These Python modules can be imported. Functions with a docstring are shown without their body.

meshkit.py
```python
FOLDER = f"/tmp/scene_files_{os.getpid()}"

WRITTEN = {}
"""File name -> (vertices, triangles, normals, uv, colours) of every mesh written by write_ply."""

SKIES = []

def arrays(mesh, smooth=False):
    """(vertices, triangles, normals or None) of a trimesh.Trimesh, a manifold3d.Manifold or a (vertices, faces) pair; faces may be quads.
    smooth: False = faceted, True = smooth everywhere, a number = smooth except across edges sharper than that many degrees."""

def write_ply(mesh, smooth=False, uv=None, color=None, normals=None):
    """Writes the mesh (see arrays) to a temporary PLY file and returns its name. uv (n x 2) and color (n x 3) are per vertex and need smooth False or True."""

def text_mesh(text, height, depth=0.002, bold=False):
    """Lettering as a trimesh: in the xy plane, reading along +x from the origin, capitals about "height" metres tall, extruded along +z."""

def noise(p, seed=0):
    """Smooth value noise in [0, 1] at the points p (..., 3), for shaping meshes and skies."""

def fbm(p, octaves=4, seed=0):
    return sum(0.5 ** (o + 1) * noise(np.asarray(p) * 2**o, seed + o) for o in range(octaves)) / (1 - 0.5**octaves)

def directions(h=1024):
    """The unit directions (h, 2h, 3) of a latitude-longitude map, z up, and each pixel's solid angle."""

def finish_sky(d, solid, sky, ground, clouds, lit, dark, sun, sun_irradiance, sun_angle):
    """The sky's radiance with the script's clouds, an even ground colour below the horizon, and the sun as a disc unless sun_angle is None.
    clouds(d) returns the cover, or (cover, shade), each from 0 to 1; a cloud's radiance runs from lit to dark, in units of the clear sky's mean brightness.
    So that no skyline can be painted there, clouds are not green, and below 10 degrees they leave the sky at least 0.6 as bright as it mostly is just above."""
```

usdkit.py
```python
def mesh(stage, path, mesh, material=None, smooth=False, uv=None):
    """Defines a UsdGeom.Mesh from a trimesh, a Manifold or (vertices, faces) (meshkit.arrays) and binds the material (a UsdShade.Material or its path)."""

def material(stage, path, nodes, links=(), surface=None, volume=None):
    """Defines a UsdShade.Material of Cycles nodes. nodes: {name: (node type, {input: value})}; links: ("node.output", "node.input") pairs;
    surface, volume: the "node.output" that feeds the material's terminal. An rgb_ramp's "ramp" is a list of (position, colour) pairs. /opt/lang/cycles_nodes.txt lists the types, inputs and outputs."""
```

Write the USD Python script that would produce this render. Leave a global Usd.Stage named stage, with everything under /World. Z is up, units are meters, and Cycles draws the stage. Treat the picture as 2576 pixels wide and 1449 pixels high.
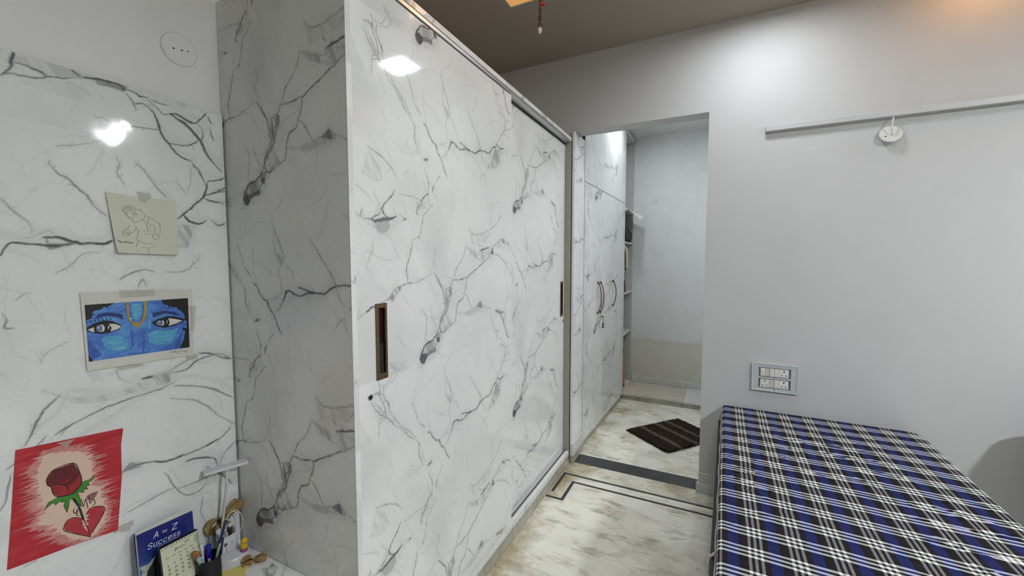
import math, json, random
import numpy as np, trimesh, usdkit, meshkit
import shapely, shapely.ops
from shapely.geometry import Polygon, LineString, box as sbox
from shapely import affinity
from pxr import Usd, UsdGeom, UsdLux, UsdShade, Sdf, Gf, Vt

stage = Usd.Stage.CreateInMemory()
UsdGeom.SetStageUpAxis(stage, UsdGeom.Tokens.z)
UsdGeom.SetStageMetersPerUnit(stage, 1.0)
UsdGeom.Xform.Define(stage, '/World')
rng = random.Random(11)
nrg = np.random.default_rng(11)

# ------------------------------------------------------------------ camera, light levels, exposure
EYE = np.array([0.0, 0.0, 1.54])
YAW, PITCH = math.atan2(512, math.hypot(1025, 64.5)), math.atan2(64.5, 1025)
fw = np.array([-math.sin(YAW)*math.cos(PITCH), math.cos(YAW)*math.cos(PITCH), -math.sin(PITCH)])
rt = np.array([math.cos(YAW), math.sin(YAW), 0.0]); up = np.cross(rt, fw)
cam = UsdGeom.Camera.Define(stage, '/World/camera')
M = Gf.Matrix4d(*[float(c) for r in (np.append(rt,0), np.append(up,0), np.append(-fw,0), np.append(EYE,1)) for c in r])
cam.AddTransformOp().Set(M)
cam.CreateHorizontalApertureAttr(36.0); cam.CreateVerticalApertureAttr(36.0*1449/2576)
cam.CreateFocalLengthAttr(36.0*1025/2576)
cam.CreateClippingRangeAttr(Gf.Vec2f(0.05, 60))
cam.CreateExposureAttr(0.62)
LAMP_NEAR, LAMP_FAR, FILL_SIDE, FILL_MID, LAMP_CORRIDOR, LAMP_WARM = 46.0, 400.0, 400.0, 70.0, 56.0, 45.0
dome = UsdLux.DomeLight.Define(stage, '/World/ambient_sky')
dome.CreateIntensityAttr(0.02); dome.CreateColorAttr(Gf.Vec3f(0.75, 0.85, 1.0))

# ------------------------------------------------------------------ helpers
COUNT = {}
def numbered(parent, name):
    k = (parent, name); n = COUNT.get(k, 0); COUNT[k] = n + 1
    return name if n == 0 else f'{name}_{n:03d}'
class Node:
    def __init__(s, path, org): s.path, s.org = path, np.array(org, float)
WORLD = Node('/World', (0, 0, 0))
def tag(prim, label=None, cat=None, group=None, kind=None):
    for k, val in (('label', label), ('category', cat), ('group', group), ('kind', kind)):
        if val: prim.SetCustomDataByKey(k, val)
def thing(name, label=None, cat=None, loc=(0, 0, 0), rot=0.0, group=None, kind=None):
    p = '/World/' + numbered('/World', name)
    x = UsdGeom.Xform.Define(stage, p); x.AddTranslateOp().Set(Gf.Vec3d(*map(float, loc)))
    if rot: x.AddRotateZOp().Set(float(rot))
    tag(x.GetPrim(), label, cat, group, kind)
    # meshes of a rotated thing are given in its own frame, others in world coordinates
    return Node(p, (0, 0, 0) if rot else loc)
def obj(name, mesh, mat, parent=WORLD, label=None, cat=None, group=None, kind=None, smooth=30, attr=None):
    p = parent.path + '/' + numbered(parent.path, name)
    if isinstance(mesh, (list,)): mesh = cat_(mesh)
    if isinstance(mesh, tuple): mesh = trimesh.Trimesh(mesh[0], mesh[1], process=False)
    mesh = mesh.copy(); mesh.apply_translation(-parent.org)
    m = usdkit.mesh(stage, p, mesh, MATS[mat], smooth=False if attr is not None else smooth)
    if attr is not None:
        pv = UsdGeom.PrimvarsAPI(m).CreatePrimvar('vein', Sdf.ValueTypeNames.Color3fArray, 'vertex')
        pv.Set(Vt.Vec3fArray.FromNumpy(np.repeat(np.asarray(attr, np.float32)[:, None], 3, 1)))
    tag(m.GetPrim(), label, cat, group, kind)
    return Node(p, parent.org)
def cat_(ms): return trimesh.util.concatenate([m if isinstance(m, trimesh.Trimesh) else trimesh.Trimesh(*m, process=False) for m in ms])
def bx(x0, x1, y0, y1, z0, z1, b=0.0):
    x0, x1 = sorted((x0, x1)); y0, y1 = sorted((y0, y1)); z0, z1 = sorted((z0, z1))
    if b <= 0:
        m = trimesh.creation.box((x1-x0, y1-y0, z1-z0)); m.apply_translation(((x0+x1)/2, (y0+y1)/2, (z0+z1)/2)); return m
    b = min(b, (x1-x0)/2.01, (y1-y0)/2.01, (z1-z0)/2.01); pts = []
    for i in (0, 1):
        for j in (0, 1):
            for k in (0, 1):
                X, Y, Z = (x0, x1)[i], (y0, y1)[j], (z0, z1)[k]
                sx, sy, sz = (1-2*i)*b, (1-2*j)*b, (1-2*k)*b
                pts += [(X+sx, Y+sy, Z), (X+sx, Y, Z+sz), (X, Y+sy, Z+sz)]
    return trimesh.convex.convex_hull(np.array(pts))
def smoothline(pts, n=6):
    pts = np.array(pts, float)
    if len(pts) < 3: return pts
    P = np.vstack([2*pts[0]-pts[1], pts, 2*pts[-1]-pts[-2]]); out = []
    for i in range(1, len(P)-2):
        for t in np.linspace(0, 1, n, endpoint=False):
            a, b_, c, d = P[i-1:i+3]
            out.append(.5*((2*b_)+(-a+c)*t+(2*a-5*b_+4*c-d)*t*t+(-a+3*b_-3*c+d)*t**3))
    return np.vstack(out+[pts[-1]])
def tube(pts, r, n=10, cap=True):
    pts = np.array(pts, float); k = len(pts); r = np.broadcast_to(np.asarray(r, float), (k,))
    t = np.gradient(pts, axis=0); t /= np.linalg.norm(t, axis=1, keepdims=True)+1e-12
    a = np.array([0, 0, 1.0]) if abs(t[0][2]) < .9 else np.array([1.0, 0, 0])
    vs = []; u = np.cross(t[0], a)
    for i in range(k):
        u = u - t[i]*(u@t[i]); u /= np.linalg.norm(u)+1e-12; w = np.cross(t[i], u)
        ang = np.linspace(0, 2*math.pi, n, endpoint=False)
        vs.append(pts[i]+r[i]*(np.cos(ang)[:, None]*u+np.sin(ang)[:, None]*w))
    v = np.vstack(vs); f = []
    for i in range(k-1):
        for j in range(n):
            a0, b0 = i*n+j, i*n+(j+1) % n
            f += [(a0, b0, b0+n), (a0, b0+n, a0+n)]
    if cap:
        v = np.vstack([v, pts[0], pts[-1]])
        for j in range(n): f += [(k*n, (j+1) % n, j), (k*n+1, (k-1)*n+j, (k-1)*n+(j+1) % n)]
    return trimesh.Trimesh(v, np.array(f), process=False)
def lathe(prof, c=(0, 0, 0), n=40):
    m = trimesh.creation.revolve(np.array(prof, float), sections=n); m.apply_translation(c); return m
def disc(c, axis, r, h, n=40, b=0.0):
    prof = [(0, 0), (r, 0), (r, h-b), (r-b, h), (0, h)] if b else [(0, 0), (r, 0), (r, h), (0, h)]
    m = trimesh.creation.revolve(np.array(prof), sections=n)
    T = trimesh.geometry.align_vectors([0, 0, 1], axis); m.apply_transform(T); m.apply_translation(c); return m
def extr(poly, h):
    out = []
    for g in getattr(poly, 'geoms', [poly]):
        if g.geom_type == 'Polygon' and g.area > 1e-9: out.append(trimesh.creation.extrude_polygon(g, h, engine='earcut'))
    return cat_(out)
def on_x(m, x):      # a flat shape drawn in (y, z) as its (x, y), stood up facing +X at x
    v = np.array(m.vertices); return trimesh.Trimesh(np.stack([x+v[:, 2], v[:, 0], v[:, 1]], 1), m.faces, process=False)
def on_y(m, y):      # drawn in (x, z), facing -Y at y
    v = np.array(m.vertices); return trimesh.Trimesh(np.stack([v[:, 0], y-v[:, 2], v[:, 1]], 1), m.faces, process=False)
def dup(src, name, label, cat, loc, rot=0.0, group=None):
    p = '/World/' + numbered('/World', name)
    x = UsdGeom.Xform.Define(stage, p); x.GetPrim().GetReferences().AddInternalReference(src.path)
    x.GetPrim().SetInstanceable(True); x.ClearXformOpOrder()
    x.AddTranslateOp().Set(Gf.Vec3d(*map(float, loc)))
    if rot: x.AddRotateZOp().Set(float(rot))
    tag(x.GetPrim(), label, cat, group)

# ------------------------------------------------------------------ materials
MATS = {}
def mat(name, nodes, links, surface='p.BSDF'): MATS[name] = usdkit.material(stage, '/World/Looks/'+name, nodes, links, surface=surface)
def plain(name, col, rough=.5, metal=0.0, var=0.0, scale=8.0, bump=0.0, **kw):
    n = {'p': ('principled_bsdf', {'base_color': col, 'roughness': rough, 'metallic': metal, **kw})}; l = []
    if var or bump:
        n['g'] = ('geometry', {}); n['n'] = ('noise_texture', {'scale': scale, 'detail': 5.0, 'roughness': .6}); l.append(('g.position', 'n.vector'))
    if var:
        n['r'] = ('rgb_ramp', {'ramp': [(.3, tuple(c*(1-var) for c in col)), (.7, tuple(min(1, c*(1+var)) for c in col))]})
        l += [('n.fac', 'r.fac'), ('r.color', 'p.base_color')]
    if bump:
        n['b'] = ('bump', {'distance': bump, 'strength': 1.0}); l += [('n.fac', 'b.height'), ('b.normal', 'p.normal')]
    mat(name, n, l)
def emit(name, col, s): mat(name, {'e': ('emission', {'color': col, 'strength': s})}, [], 'e.emission')

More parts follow.
